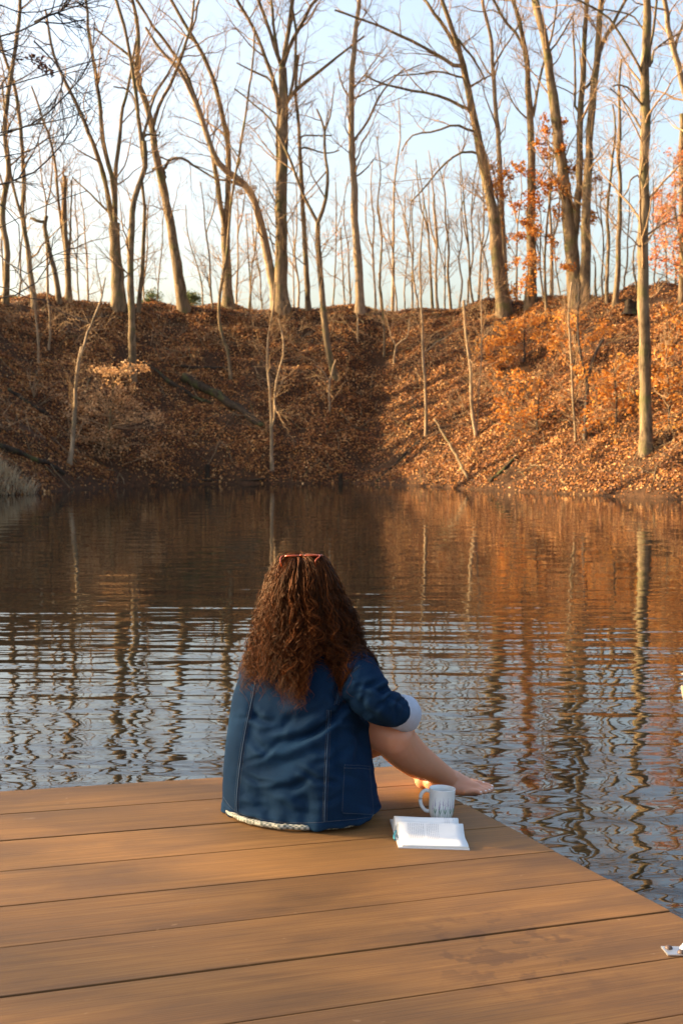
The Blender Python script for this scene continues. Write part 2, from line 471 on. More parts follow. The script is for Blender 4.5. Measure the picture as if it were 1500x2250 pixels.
# ------------------------------------------------------------------ trees
def unit(v): return v / (np.linalg.norm(v, axis=-1, keepdims=True) + 1e-9)
def grow(P, Rr, k, lo, hi, n2, rng, ang=(35, 70), up=0.25, tmin=0.25, rmax=0.03, jitter=0.10, tip=0.004, ratio=0.55):
    """k children on each parent polyline; P (m,n,3) -> (m*k,n2,3), radii"""
    m, n, _ = P.shape
    t = rng.uniform(tmin, 0.99, (m, k)) * (n - 1)
    i = np.minimum(t.astype(int), n - 2); f = (t - i)[..., None]
    mi = np.arange(m)[:, None]
    p0 = P[mi, i] * (1 - f) + P[mi, i + 1] * f
    r0 = Rr[mi, i] * (1 - f[..., 0]) + Rr[mi, i + 1] * f[..., 0]
    T = unit(P[mi, i + 1] - P[mi, i])
    q = rng.normal(0, 1, (m, k, 3)); q -= (q * T).sum(-1, keepdims=True) * T; q = unit(q)
    a = np.radians(rng.uniform(ang[0], ang[1], (m, k, 1)))
    D = T * np.cos(a) + q * np.sin(a)
    D[..., 2] += up * rng.uniform(0.2, 1.3, (m, k)); D = unit(D)
    Lp = np.linalg.norm(np.diff(P, axis=1), axis=2).sum(1)[:, None]
    L = rng.uniform(lo, hi, (m, k)) * (1.15 - 0.55 * t / (n - 1))
    L = np.minimum(L, 0.9 * Lp)
    D = D.reshape(-1, 1, 3); L = L.reshape(-1, 1, 1)
    s = np.linspace(0, 1, n2)[None, :, None]
    walk = np.cumsum(rng.normal(0, jitter, (m * k, n2, 3)), axis=1) * L / n2
    walk -= walk[:, :1]
    C = p0.reshape(-1, 1, 3) + D * L * s + walk
    C[..., 2] += (up * 0.35 * rng.uniform(-0.5, 1.6, (m * k, 1))) * L[..., 0] * s[..., 0] ** 2
    rb = np.minimum(np.minimum(r0.reshape(-1, 1) * ratio, rmax), 0.003 + 0.014 * L[..., 0])
    rb = np.maximum(rb, tip)
    RR = rb * (1 - s[..., 0]) + tip * s[..., 0]
    return C, RR
def tree(name, label, cat, stems, base=None, depth=None, seed=0, group=None, bark='bark', twig='twig', dens=1.0, blen=(1.2, 3.6),
         extend=True, leaf=None, fine=2, tip=0.0047, wob=0.5, tmin=0.22):
    """stems: list of (pixel polyline from the ground up, start width px, end width px)"""
    rng = np.random.default_rng(1000 + seed)
    bx, by = base or stems[0][0][0]
    d = depth if depth is not None else hit(bx, by)
    b0 = W(bx, by, d); zg = gz(b0[0], d)
    root = thing(name, (b0[0], d, min(zg, b0[2])), label, cat, group)
    trunk, limbs = Soup(), []
    crown = Soup()
    main = []
    for si, (pts, w0, w1) in enumerate(stems):
        dd = d if si == 0 else d + rng.uniform(-0.25, 0.25)
        K = len(pts)
        off = np.cumsum(rng.normal(0, wob * 0.35, K)); off -= off[0]
        if si > 0:      # limbs start where they leave the trunk
            off = off * 0.8
            dd = d
        if si > 0 and pts[0][1] < by - 12:      # spring from the nearest point of a stem already grown, a little below
            allq = np.concatenate([q for q, _ in main])
            ux, uy = project(allq)
            j_ = int(np.argmin((ux - pts[0][0]) ** 2 + 0.5 * (uy - pts[0][1] - 8) ** 2))
            dd = allq[j_][1]
            spring = allq[j_]
        else: spring = None
        P3 = np.array([W(x, y, dd + o) for (x, y), o in zip(pts, off)])
        if spring is not None: P3 = np.vstack([spring, P3]) if np.linalg.norm(P3[0] - spring) > 0.12 else np.vstack([spring, P3[1:]])
        if si == 0 or pts[0][1] >= by - 12:
            P3[0] = W(pts[0][0], pts[0][1], d)
            g0 = gz(P3[0][0], P3[0][1])
            P3 = np.vstack([[P3[0][0], P3[0][1], min(g0, P3[0][2]) - 0.35], P3]) if P3[0][2] > g0 - 0.3 else P3
        r0, r1 = w0 / 2 / FPX * d, w1 / 2 / FPX * d
        if extend and pts[-1][1] < 12:                    # carries on above the picture
            dv = unit(P3[-1] - P3[-2]); L = rng.uniform(2.5, 5.0)
            P3 = np.vstack([P3, P3[-1] + dv * L * 0.5 + rng.normal(0, 0.2, 3), P3[-1] + dv * L + [0, 0, L * 0.15] + rng.normal(0, 0.3, 3)])
            rr_end = 0.012
        else: rr_end = r1
        Q = spline(P3, n=max(10, int(np.linalg.norm(np.diff(P3, axis=0), axis=1).sum() / 0.45)))
        s = np.linspace(0, 1, len(Q))
        zt = Q[:, 2]
        rad = np.interp(s, [0, 0.8 if rr_end != r1 else 1.0, 1.0], [r0, r1, rr_end])
        if si == 0 or pts[0][1] >= by - 12:
            hgt = np.maximum(zt - zt[0] - 0.35, 0)
            rad = rad * (1 + 0.42 * np.exp(-hgt / 0.35) * min(1, r0 / 0.14))
        wj = rng.normal(0, 1, (len(Q), 3)); wj = np.cumsum(wj, 0); wj -= np.linspace(0, 1, len(Q))[:, None] * wj[-1] + (1 - np.linspace(0, 1, len(Q)))[:, None] * wj[0]
        Q = Q + wj * 0.018
        rad = rad * (1 + 0.05 * rng.normal(0, 1, len(Q)))
        trunk.tube(Q[None], rad[None], 10 if r0 > 0.08 else 7)
        main.append((Q, rad))
    for Q, rad in main:
        L = np.linalg.norm(np.diff(Q, axis=0), axis=1).sum()
        k = max(2, int(L * 1.2 * dens))
        n = 14
        ix = np.linspace(0, len(Q) - 1, n).astype(int)
        C, RC = grow(Q[ix][None], rad[ix][None], k, blen[0], blen[1], 8, rng, (30, 75), 0.35, tmin, 0.05, 0.16, tip * 1.4)
        crown.tube(C, RC, 4)
        C2, RC2 = grow(C, RC, 5, 0.45, 1.6, 6, rng, (25, 65), 0.2, 0.15, 0.014, 0.18, tip, 0.7)
        crown.tube(C2, RC2, 3)
        if fine >= 2:
            C3, RC3 = grow(C2, RC2, 3, 0.25, 0.7, 4, rng, (25, 60), 0.15, 0.2, 0.008, 0.2, tip * 0.8, 0.8)
            crown.tube(C3, RC3, 3)
    obj('trunk', trunk.mesh('trunk'), M[bark], root)
    obj('crown', crown.mesh('crown'), M[twig], root)
    return root, main, d, rng
def foliage(root, clusters, d, rng, mat, size=(0.09, 0.15), anchor=None, tint_shift=0.0, dense=1.0):
    """leaf sprays: (px, py, half-width px, half-height px, leaf count); thin twigs carry them"""
    Pa, T = [], []
    tw = Soup()
    for (x, y, rx, ry, k) in clusters:
        k = int(k * dense)
        c = W(x, y, d + rng.uniform(-0.9, 0.9))
        sx, sz = rx / FPX * d, ry / FPX * d
        q = rng.normal(0, 0.5, (k, 3)) * [sx, sx, sz]
        q[:, 2] -= 0.15 * np.abs(q[:, 0])
        # leaves gather in tufts
        tf = rng.normal(0, 0.55, (max(3, k // 9), 3)) * [sx, sx, sz]
        q = tf[rng.integers(0, len(tf), k)] + rng.normal(0, 0.085, (k, 3)) + 0.15 * q
        Pa.append(c + q); T.append(np.clip(rng.beta(2, 2, k) + rng.normal(0, 0.12) + tint_shift, 0, 1))
        if anchor is not None:
            a = anchor[np.argmin(np.linalg.norm(anchor - c + [0, 0, 0.4], axis=1))]
            mid = (a + c) / 2 + rng.normal(0, 0.1, 3)
            B = spline([a, mid, c, c + (c - mid) * 0.5], n=8)
            tw.tube(B[None], np.linspace(0.014, 0.004, 8)[None], 4)
        tgt = c + tf
        o = c + (rng.normal(0, 0.2, (len(tf), 3))) * [sx, sx, sz]
        s = np.linspace(0, 1, 4)[None, :, None]
        tw.tube(o[:, None] * (1 - s) + tgt[:, None] * s + rng.normal(0, 0.02, (len(tf), 4, 3)), np.tile(np.linspace(0.006, 0.003, 4), (len(tf), 1)), 3)
    P = np.concatenate(Pa)
    obj('foliage', leaves_mesh('foliage', P, rng.uniform(size[0], size[1], len(P)), None, 0.9, np.concatenate(T), rng, 0.6), M[mat], root)
    tag(obj('leafy_twigs', tw.mesh('leafy_twigs'), M['twig'], root), kind='stuff')

# tall trees along the crest, traced from the ground up (left to right)
BIG = [
 ('bare_tree', 'slim bare tree at the far left, swaying stem forking near the top', [([(75, 682), (60, 560), (50, 480), (52, 400), (45, 300), (35, 200), (10, 120), (-10, 30)], 13, 6), ([(50, 480), (30, 400), (15, 300), (5, 180)], 7, 4)], 1, 'bark'),
 ('bare_tree', 'bare tree behind the dark twigs at the left edge with a crooked trunk', [([(12, 668), (20, 560), (8, 470), (22, 380), (12, 280), (25, 180), (40, 60), (45, 0)], 15, 7)], 2, 'bark'),
 ('broken_snag', 'broken dead trunk with a stubby side limb left of the forked tree', [([(130, 665), (125, 620), (108, 540), (98, 490), (103, 474)], 13, 9), ([(101, 488), (85, 486), (68, 480)], 8, 6)], 3, 'bark'),
 ('bare_tree', 'bare tree with a snapped right stem and a leaning left stem', [([(152, 662), (150, 560), (145, 480), (143, 386)], 15, 9), ([(149, 600), (130, 460), (122, 370), (110, 310), (92, 262), (70, 190)], 9, 4), ([(152, 560), (157, 480), (158, 396)], 6, 3)], 4, 'bark'),
 ('bare_tree', 'thick ridged trunk splitting into a fan of four limbs, left third', [([(260, 672), (258, 600), (254, 530), (252, 490)], 29, 24), ([(251, 505), (240, 440), (222, 360), (200, 300), (180, 250), (150, 185), (118, 110), (100, 20)], 13, 5), ([(252, 495), (248, 400), (230, 330), (222, 270), (213, 200), (200, 100), (190, 0)], 12, 5), ([(254, 490), (252, 390), (262, 300), (272, 240), (280, 215), (292, 150), (300, 90)], 11, 5), ([(256, 500), (240, 470), (200, 430), (160, 390)], 6, 3)], 5, 'bark'),
 ('bare_tree', 'sinuous bare tree rooted on the left slope, forking at half height', [([(290, 830), (289, 700), (288, 560), (293, 460), (305, 405), (320, 370), (317, 310)], 18, 12), ([(319, 370), (308, 260), (300, 190), (290, 110), (272, 40), (262, 0)], 10, 5), ([(318, 340), (317, 300), (350, 298), (352, 290)], 7, 4), ([(316, 310), (325, 250), (345, 200), (375, 150), (405, 80)], 7, 3), ([(304, 250), (285, 200), (250, 190)], 5, 3)], 6, 'bark'),
 ('bare_tree', 'thin straight bare stem tucked beside the sinuous tree', [([(303, 684), (312, 560), (316, 470), (312, 400)], 11, 7)], 7, 'bark'),
 ('bare_tree', 'bare tree with a big burl halfway up, curving left toward the top', [([(405, 682), (392, 590), (377, 490), (362, 405), (347, 330), (341, 280), (325, 215), (307, 150), (311, 70), (298, 0)], 25, 8), ([(341, 285), (352, 230), (378, 185), (398, 130), (420, 60), (430, 0)], 9, 4), ([(360, 372), (372, 352), (400, 350), (430, 368), (460, 385)], 8, 4), ([(361, 385), (352, 366), (335, 372)], 9, 5), ([(313, 180), (285, 125), (245, 95), (205, 60)], 8, 4)], 8, 'bark'),
 ('bare_tree', 'bare tree splitting into two upright stems above its mid trunk', [([(500, 672), (498, 590), (494, 500)], 23, 19), ([(493, 510), (482, 420), (467, 330), (442, 245), (412, 165), (375, 105), (335, 55), (300, 0)], 12, 5), ([(495, 505), (503, 430), (503, 340), (490, 260), (472, 190), (445, 120), (408, 50), (380, 0)], 14, 6), ([(410, 90), (430, 50), (440, 0)], 5, 3)], 9, 'bark'),
 ('bare_tree', 'arched bare tree bowing sharply left across the twin-stemmed tree', [([(608, 682), (592, 590), (572, 495), (547, 415), (520, 388), (480, 350), (450, 280), (425, 215), (395, 155), (350, 105), (320, 60)], 22, 6), ([(548, 415), (505, 398), (478, 395), (455, 382)], 8, 4)], 10, 'bark_pale'),
 ('bare_tree', 'tallest straight trunk left of centre with a wide crown of ascending limbs', [([(620, 684), (620, 560), (619, 440), (621, 300), (622, 200), (621, 150)], 31, 19), ([(621, 160), (606, 110), (590, 60), (565, -5)], 10, 5), ([(621, 158), (628, 100), (636, 50), (641, 0)], 12, 6), ([(624, 145), (640, 95), (665, 45), (695, -5)], 10, 5), ([(614, 250), (603, 180), (582, 120), (558, 60), (528, 10)], 10, 5), ([(626, 238), (645, 202), (690, 165), (750, 118), (800, 80)], 9, 4), ([(640, 205), (650, 130), (650, 60), (642, 10)], 7, 4), ([(610, 215), (590, 175), (560, 158), (520, 138)], 7, 3), ([(608, 110), (600, 50), (596, 0)], 8, 4), ([(612, 640), (610, 480), (611, 330), (613, 240)], 10, 7)], 11, 'bark'),
 ('bare_tree', 'slender bare tree with level side branches just right of the tallest trunk', [([(675, 683), (668, 560), (663, 460), (660, 380), (658, 280), (650, 205), (655, 120)], 13, 5), ([(661, 325), (690, 330), (720, 338), (745, 330)], 5, 3), ([(659, 300), (690, 296), (728, 298)], 4, 3)], 12, 'bark'),
 ('crooked_tree', 'crooked Y-forked tree leaning from the slope left of centre gully', [([(738, 835), (722, 765), (710, 650), (702, 570), (698, 490)], 16, 11), ([(698, 492), (716, 440), (720, 390), (714, 330), (713, 288), (696, 240)], 9, 4), ([(697, 488), (668, 430), (640, 355), (618, 310), (592, 262), (570, 240), (515, 195)], 8, 3), ([(713, 290), (730, 240), (735, 180)], 4, 2)], 13, 'bark'),
 ('bare_tree', 'straight smooth-barked tree right of the gully with warm lit trunk', [([(790, 684), (788, 560), (783, 440), (778, 330), (775, 230), (777, 150), (785, 60), (790, 0)], 20, 8), ([(784, 300), (805, 272), (825, 230), (850, 190), (890, 150)], 6, 3), ([(788, 382), (808, 362), (825, 345)], 4, 2), ([(776, 220), (755, 195), (742, 150)], 5, 3), ([(778, 215), (820, 195), (860, 170), (930, 140)], 4, 2), ([(780, 190), (800, 165), (850, 100)], 4, 2)], 14, 'bark_pale'),
 ('bare_tree', 'leaning bare tree with long limbs arching left over the ridge', [([(1106, 692), (1092, 600), (1079, 490), (1062, 390), (1046, 315), (1030, 232), (1018, 165), (1004, 108), (985, 55), (965, 0)], 31, 8), ([(1003, 108), (980, 62), (950, 20), (930, -8)], 9, 4), ([(1027, 243), (998, 225), (950, 208), (890, 195), (830, 180), (800, 165)], 8, 4), ([(1004, 150), (962, 125), (900, 92), (840, 62), (790, 42), (735, 22)], 9, 4), ([(1008, 170), (962, 160), (900, 165), (865, 165)], 5, 3), ([(1034, 288), (1000, 275), (955, 290), (905, 300), (882, 332)], 6, 3), ([(1040, 335), (1015, 335), (978, 360), (940, 402), (904, 442)], 6, 3), ([(1030, 190), (1060, 175), (1080, 165)], 6, 3), ([(1008, 88), (1040, 130), (1065, 175)], 6, 4)], 15, 'bark'),
 ('bare_tree', 'bare tree rising close behind the leaning arched-limb tree', [([(1112, 672), (1101, 520), (1093, 400), (1089, 300), (1079, 180), (1070, 90), (1055, 0)], 15, 6), ([(1083, 155), (1098, 122), (1125, 80), (1150, 30)], 5, 3)], 16, 'bark_pale'),
 ('bare_tree', 'upright bare tree with dark bark between the leaning and the three-stemmed tree', [([(1165, 672), (1167, 560), (1166, 420), (1165, 300), (1159, 170), (1150, 100), (1137, 35), (1126, 0)], 24, 8), ([(1156, 120), (1135, 78), (1100, 35), (1080, 0)], 7, 4), ([(1170, 260), (1176, 210), (1190, 150), (1200, 120)], 7, 4), ([(1164, 260), (1130, 235), (1102, 170)], 4, 2)], 17, 'bark'),
 ('bare_tree', 'massive three-stemmed tree on the right crest with flared base', [([(1268, 668), (1262, 620), (1257, 560), (1246, 450), (1235, 375), (1216, 262), (1201, 155), (1186, 80), (1168, 0)], 34, 13), ([(1262, 640), (1260, 520), (1266, 400), (1270, 250), (1278, 120), (1283, 0)], 18, 9), ([(1280, 660), (1284, 560), (1284, 470), (1295, 330), (1305, 200), (1315, 110), (1322, 0)], 24, 9), ([(1313, 115), (1335, 75), (1355, 35), (1375, 0)], 9, 4), ([(1322, 92), (1350, 55), (1400, 15)], 7, 3), ([(1277, 200), (1300, 175), (1312, 100)], 7, 4), ([(1201, 115), (1215, 60), (1222, 0)], 5, 3), ([(1203, 120), (1235, 75), (1262, 25)], 5, 3), ([(1262, 230), (1262, 120), (1258, 40)], 6, 4)], 18, 'bark'),
 ('bare_tree', 'thin crooked bare tree left of the pair behind the right crest', [([(1332, 668), (1336, 540), (1334, 440), (1344, 350), (1350, 300), (1345, 230)], 9, 4)], 19, 'bark'),
 ('bare_tree', 'wavy slim bare tree nearest the tall right-hand trunk', [([(1352, 669), (1358, 500), (1360, 400), (1354, 350), (1361, 290), (1358, 210), (1364, 130)], 13, 5)], 20, 'bark'),
 ('bare_tree', 'tall smooth grey trunk standing low on the right bank near the water', [([(1419, 995), (1419, 850), (1416, 700), (1418, 500), (1422, 300), (1420, 150), (1424, 0)], 28, 16), ([(1414, 182), (1392, 130), (1360, 75), (1325, 30), (1275, 5)], 6, 3), ([(1416, 235), (1396, 205), (1375, 188), (1345, 190)], 6, 3), ([(1411, 300), (1395, 258), (1370, 222), (1340, 195)], 5, 3), ([(1425, 145), (1438, 108), (1460, 88), (1490, 75)], 6, 3), ([(1424, 130), (1432, 70), (1442, 0)], 6, 4), ([(1412, 75), (1392, 40), (1355, 25), (1300, 22)], 4, 3), ([(1414, 410), (1400, 385), (1385, 395), (1370, 430)], 4, 3)], 21, 'bark'),
 ('broken_snag', 'broken-topped dead trunk at the right picture edge', [([(1497, 668), (1499, 500), (1497, 380), (1498, 250)], 15, 12)], 22, 'bark'),
 ('bare_tree', 'bare tree leaning in at the top right corner', [([(1560, 670), (1535, 400), (1512, 240), (1496, 165), (1480, 105), (1469, 50), (1463, 0)], 20, 10), ([(1480, 100), (1495, 60), (1510, 20)], 8, 4)], 23, 'bark_pale'),
]
STEMS = {}
for nm, lab, stems, sd, bk in BIG:
    kw = {}
    if 'snag' in nm: kw = dict(dens=0.3, blen=(0.4, 1.2))
    elif sd in (7, 19, 20, 12): kw = dict(dens=1.2, blen=(0.7, 2.0))
    t_, mn, d_, rn_ = tree(nm, lab, 'tree', stems, seed=sd, bark=bk, twig='twig', group=None, extend='snag' not in nm, **kw)
    STEMS[sd] = (t_, mn, d_, rn_)
# thin saplings along and behind the crest
SAP = [(222, 672, 212, 560, 3), (318, 676, 330, 430, 4), (447, 680, 405, 450, 4), (470, 690, 440, 400, 6), (545, 690, 575, 430, 4), (645, 684, 640, 470, 4), (730, 684, 742, 400, 4),
       (826, 683, 818, 350, 6), (836, 683, 832, 300, 6), (862, 684, 880, 215, 8), (905, 682, 908, 420, 5), (918, 680, 884, 470, 5), (950, 680, 925, 380, 7), (962, 680, 944, 330, 7), (990, 679, 962, 350, 7),
       (1008, 680, 1018, 420, 5), (1040, 678, 1008, 320, 6), (1052, 678, 1060, 330, 6), (1075, 676, 1050, 470, 6), (1212, 672, 1205, 300, 10), (1302, 670, 1305, 560, 8), (1372, 668, 1385, 420, 5), (1395, 668, 1402, 470, 5), (1460, 668, 1455, 400, 5), (1478, 668, 1484, 470, 6),
       (1325, 668, 1318, 400, 5), (40, 664, 60, 420, 5), (105, 664, 88, 300, 7), (175, 668, 170, 420, 4), (870, 684, 850, 470, 4), (975, 680, 985, 460, 4), (1195, 672, 1182, 420, 5)]
_r = random.Random(31)
SAP += [(x, 676 + _r.uniform(-3, 6), x + _r.uniform(-25, 25), _r.uniform(330, 520), _r.uniform(3, 6)) for x in (15, 195, 345, 520, 575, 655, 770, 890, 1025, 1135, 1230, 1440)]
ORD = ['first', 'second', 'third', 'fourth', 'fifth', 'sixth', 'seventh', 'eighth', 'ninth', 'tenth', 'eleventh', 'twelfth', 'thirteenth', 'fourteenth', 'fifteenth', 'sixteenth', 'seventeenth', 'eighteenth', 'nineteenth', 'twentieth'] + ['twenty-' + q for q in ('first', 'second', 'third', 'fourth', 'fifth', 'sixth', 'seventh', 'eighth', 'ninth')]
order = sorted(range(len(SAP)), key=lambda i: SAP[i][0])
for rank, i in enumerate(order):
    x0, y0, x1, y1, w = SAP[i]
    rr = random.Random(i)
    k = 5
    pts = [(x0 + (x1 - x0) * (j / k) ** 1.2 + (rr.uniform(-5, 5) if 0 < j else 0), y0 + (y1 - y0) * j / k) for j in range(k + 1)]
    dpt = hit(x0, y0) + rr.uniform(0.0, 7.0)
    lab = ('%s thin bare sapling on the ridge counted from the left' % ORD[rank]) if rank < 22 else ('%s thin bare sapling on the ridge counted from the right' % ORD[len(order) - 1 - rank])
    st = [(pts, w, 2)]
    if rr.random() < 0.6:
        j = rr.choice([2, 3])
        sx = rr.choice([-1, 1])
        st.append(([pts[j], (pts[j][0] + sx * 14, pts[j][1] - 55), (pts[j][0] + sx * rr.uniform(14, 34), pts[j][1] - rr.uniform(110, 170))], w * 0.6, 2))
    tree('bare_sapling', lab, 'sapling', st, seed=100 + i, bark='bark_pale' if i % 2 else 'bark', dens=1.3, blen=(0.5, 1.6), extend=False, fine=1, depth=dpt, group='thin saplings along the ridge', wob=0.25, tip=0.005)
# young trees on the slope itself
SLOPE = [
 ('pale forked sapling rising straight from the shoreline left of the woman', [([(600, 1036), (597, 940), (592, 850), (589, 780), (594, 730), (602, 680), (604, 620)], 9, 4), ([(603, 930), (607, 850), (622, 780), (621, 745), (612, 700)], 6, 3)], 31, 'bark_pale'),
 ('broken pale sapling leaning right behind the tan-leaved beech', [([(156, 1022), (164, 930), (168, 850), (174, 800), (180, 762)], 11, 7), ([(176, 790), (200, 720), (222, 660), (232, 610)], 6, 3)], 32, 'bark_pale'),
 ('sunlit thin sapling on the bright slope above the leaning stick', [([(934, 962), (933, 860), (930, 770), (927, 690), (922, 560), (930, 450)], 8, 3), ([(931, 775), (955, 755), (985, 735), (998, 720)], 4, 2)], 33, 'bark_pale'),
 ('kinked sunlit sapling right of the gully, halfway up the slope', [([(1046, 960), (1036, 880), (1030, 800), (1024, 740), (1018, 660)], 9, 6), ([(1047, 958), (1050, 860), (1055, 760), (1056, 660), (1060, 560)], 4, 2)], 34, 'bark_pale'),
 ('small thin sapling high on the slope right of the crooked tree', [([(844, 786), (844, 730), (838, 660), (832, 600)], 6, 3)], 35, 'bark'),
 ('dark forked stem among the orange oak leaves on the right bank', [([(1283, 972), (1288, 890), (1296, 820), (1312, 770), (1325, 745)], 10, 6), ([(1291, 850), (1278, 780), (1272, 700), (1270, 620)], 6, 3)], 36, 'bark_dark'),
 ('spindly stem beside the dark forked one on the right bank', [([(1262, 970), (1258, 880), (1252, 780), (1250, 690), (1255, 620)], 6, 4)], 37, 'bark_pale'),
 ('slim sapling on the left slope lit along one side', [([(84, 800), (82, 730), (70, 640), (62, 560)], 6, 3)], 38, 'bark_pale'),
 ('short slim sapling right of the lit one on the left slope', [([(108, 770), (107, 700), (104, 630)], 6, 3)], 39, 'bark_pale'),
 ('twisted pale sapling standing below the crooked tree', [([(724, 905), (722, 850), (730, 810), (738, 790)], 5, 3), ([(723, 840), (705, 810), (690, 800)], 3, 2)], 40, 'bark_pale'),
 ('mossy thin stem under the twin-stemmed tree on the dark slope', [([(508, 835), (505, 780), (488, 720), (484, 660), (500, 560), (512, 430), (528, 350), (545, 240), (556, 140), (560, 60)], 8, 4), ([(528, 355), (512, 330), (495, 300)], 4, 2)], 41, 'bark'),
 ('thin dead stem at the foot of the right bank', [([(1110, 965), (1112, 900), (1108, 850)], 4, 2)], 42, 'bark'),
 ('small pale sapling high on the slope below the smooth warm trunk', [([(787, 755), (786, 715), (784, 690)], 4, 3)], 43, 'bark_pale'),
 ('pale bent sapling beside the gully with two arms', [([(866, 800), (872, 760), (895, 742), (898, 700)], 5, 3), ([(872, 762), (858, 735), (850, 700)], 3, 2)], 44, 'bark_pale'),
]
for lab, stems, sd, bk in SLOPE:
    STEMS[sd] = tree('slope_sapling', lab, 'sapling', stems, seed=sd, bark=bk, dens=1.6, blen=(0.4, 1.4), extend=False, wob=0.2, tip=0.004, group='young trees on the slope')

# ------------------------------------------------------------------ leafy trees and shrubs
def grown(root_px, path, w, label, name, seed, clusters, mat, size=(0.09, 0.15), depth=None, shift=0.0, cat='tree', bark='bark', dens=1.0, dense=1.0):
    t, mn, d, rn = tree(name, label, cat, [(path, w, 2.5)], seed=seed, bark=bark, dens=dens, blen=(0.6, 1.8), extend=False, depth=depth, wob=0.2)
    anchor = np.concatenate([q for q, _ in mn])
    foliage(t, clusters, d, rn, mat, size, anchor, shift, dense)
    return t
rnd = random.Random(5)
def scatter(poly_boxes):
    out = []
    for (x0, x1, y0, y1, n, rx, ry, k) in poly_boxes:
        for _ in range(n):
            out.append((rnd.uniform(x0, x1), rnd.uniform(y0, y1), rx * rnd.uniform(0.6, 1.4), ry * rnd.uniform(0.6, 1.4), int(k * rnd.uniform(0.6, 1.4))))
    return out
grown(None, [(1098, 680), (1100, 600), (1096, 500), (1088, 400), (1078, 360)], 6, 'young oak with rusty leaves clothing the foot of the leaning tree', 'young_oak', 50,
      [(1078, 368, 14, 6, 22), (1096, 400, 22, 14, 60), (1110, 385, 18, 10, 40), (1092, 425, 14, 8, 30), (1072, 460, 12, 6, 14), (1086, 490, 10, 14, 30), (1102, 520, 16, 10, 34), (1090, 545, 12, 10, 24), (1105, 590, 16, 14, 44), (1120, 640, 24, 14, 46), (1095, 625, 16, 12, 30)], 'oak_leaf', (0.11, 0.18), shift=0.1, dense=2.6)
grown(None, [(1198, 690), (1196, 560), (1206, 430), (1214, 320), (1212, 250)], 7, 'tall young oak hung with orange leaf sprays before the three-stemmed tree', 'young_oak', 51,
      [(1198, 258, 8, 8, 14), (1228, 275, 14, 14, 44), (1196, 288, 12, 9, 30), (1190, 315, 18, 10, 34), (1226, 305, 12, 18, 40), (1202, 338, 14, 10, 30), (1235, 330, 12, 10, 26), (1240, 368, 14, 14, 40), (1266, 372, 12, 14, 34), (1290, 362, 10, 8, 20), (1168, 378, 22, 8, 34), (1132, 366, 14, 6, 18), (1202, 405, 22, 12, 60), (1238, 410, 20, 8, 40), (1170, 440, 22, 16, 70), (1138, 452, 16, 8, 30), (1282, 420, 14, 10, 34), (1310, 395, 12, 6, 14), (1150, 490, 18, 10, 34), (1172, 505, 14, 14, 44), (1140, 520, 18, 8, 30), (1262, 470, 14, 18, 46), (1290, 480, 14, 12, 38), (1268, 505, 10, 10, 20), (1212, 530, 10, 14, 20), (1165, 575, 18, 16, 60), (1132, 575, 12, 5, 14), (1250, 585, 14, 8, 26), (1300, 470, 8, 10, 14), (1160, 625, 18, 18, 50), (1215, 560, 8, 6, 10), (1330, 430, 12, 4, 10), (1220, 470, 10, 16, 26)], 'oak_leaf', (0.11, 0.19), dense=2.8, shift=0.08)
grown(None, [(1508, 690), (1500, 560), (1482, 450), (1478, 360)], 8, 'reddish-leaved young tree at the right edge of the ridge', 'young_oak', 52,
      scatter([(1460, 1520, 340, 400, 9, 16, 10, 46), (1440, 1520, 400, 500, 20, 20, 12, 60), (1432, 1520, 500, 600, 18, 18, 10, 42)]) + [(1465, 478, 24, 10, 90), (1455, 530, 24, 8, 60)], 'red_leaf', shift=0.12, dense=0.62)
grown(None, [(552, 684), (548, 560), (540, 470)], 4, 'thin sapling with a few pink-red leaves behind the arched tree', 'young_oak', 53,
      [(528, 472, 16, 8, 16), (545, 482, 12, 6, 12), (560, 525, 20, 6, 14), (548, 535, 14, 5, 10), (585, 460, 14, 6, 8)], 'red_leaf', (0.06, 0.10), depth=62, shift=0.3)
grown(None, [(756, 684), (752, 580), (748, 500)], 4, 'thin sapling with a few pink-red leaves left of the warm smooth trunk', 'young_oak', 54,
      [(712, 515, 18, 5, 20), (742, 508, 16, 5, 20), (762, 490, 14, 6, 14), (760, 555, 14, 5, 10), (830, 515, 18, 8, 12), (745, 560, 12, 4, 8)], 'red_leaf', (0.06, 0.10), depth=62, shift=0.3)
SHR = [
 ([(1150, 800), (1150, 740), (1152, 700)], 'dense orange oak shrub spilling below the crest beside the leaning tree', [(1080, 1200, 690, 745, 22, 26, 11, 62), (1040, 1110, 745, 800, 14, 22, 10, 60)], 61),
 ([(1255, 830), (1262, 770), (1268, 712)], 'orange oak shrub around the spindly stem below the three-stemmed tree', [(1215, 1340, 685, 745, 22, 24, 10, 52), (1190, 1300, 745, 800, 12, 22, 9, 36)], 62),
 ([(1180, 945), (1182, 880), (1185, 840)], 'loose orange oak shrub low on the sunlit bank', [(1080, 1240, 820, 920, 28, 22, 9, 40), (1100, 1300, 900, 985, 22, 22, 8, 32)], 63),
 ([(1350, 935), (1352, 860), (1345, 800)], 'amber oak shrub between the dark stem and the tall grey trunk', [(1280, 1410, 790, 880, 26, 22, 9, 42), (1280, 1410, 880, 970, 18, 22, 9, 34)], 64),
 ([(1470, 935), (1468, 850), (1462, 770)], 'rust-coloured oak shrub at the right edge beyond the grey trunk', [(1430, 1515, 740, 860, 26, 22, 10, 46), (1430, 1515, 860, 960, 16, 20, 9, 34), (1440, 1510, 680, 740, 8, 18, 8, 24)], 65),
]
for path, lab, boxes, sd in SHR:
    grown(None, path, 6, lab, 'oak_shrub', sd, scatter(boxes), 'oak_leaf', (0.09, 0.16), cat='shrub', shift=0.08, bark='bark_dark', dens=0.8, dense=0.55)
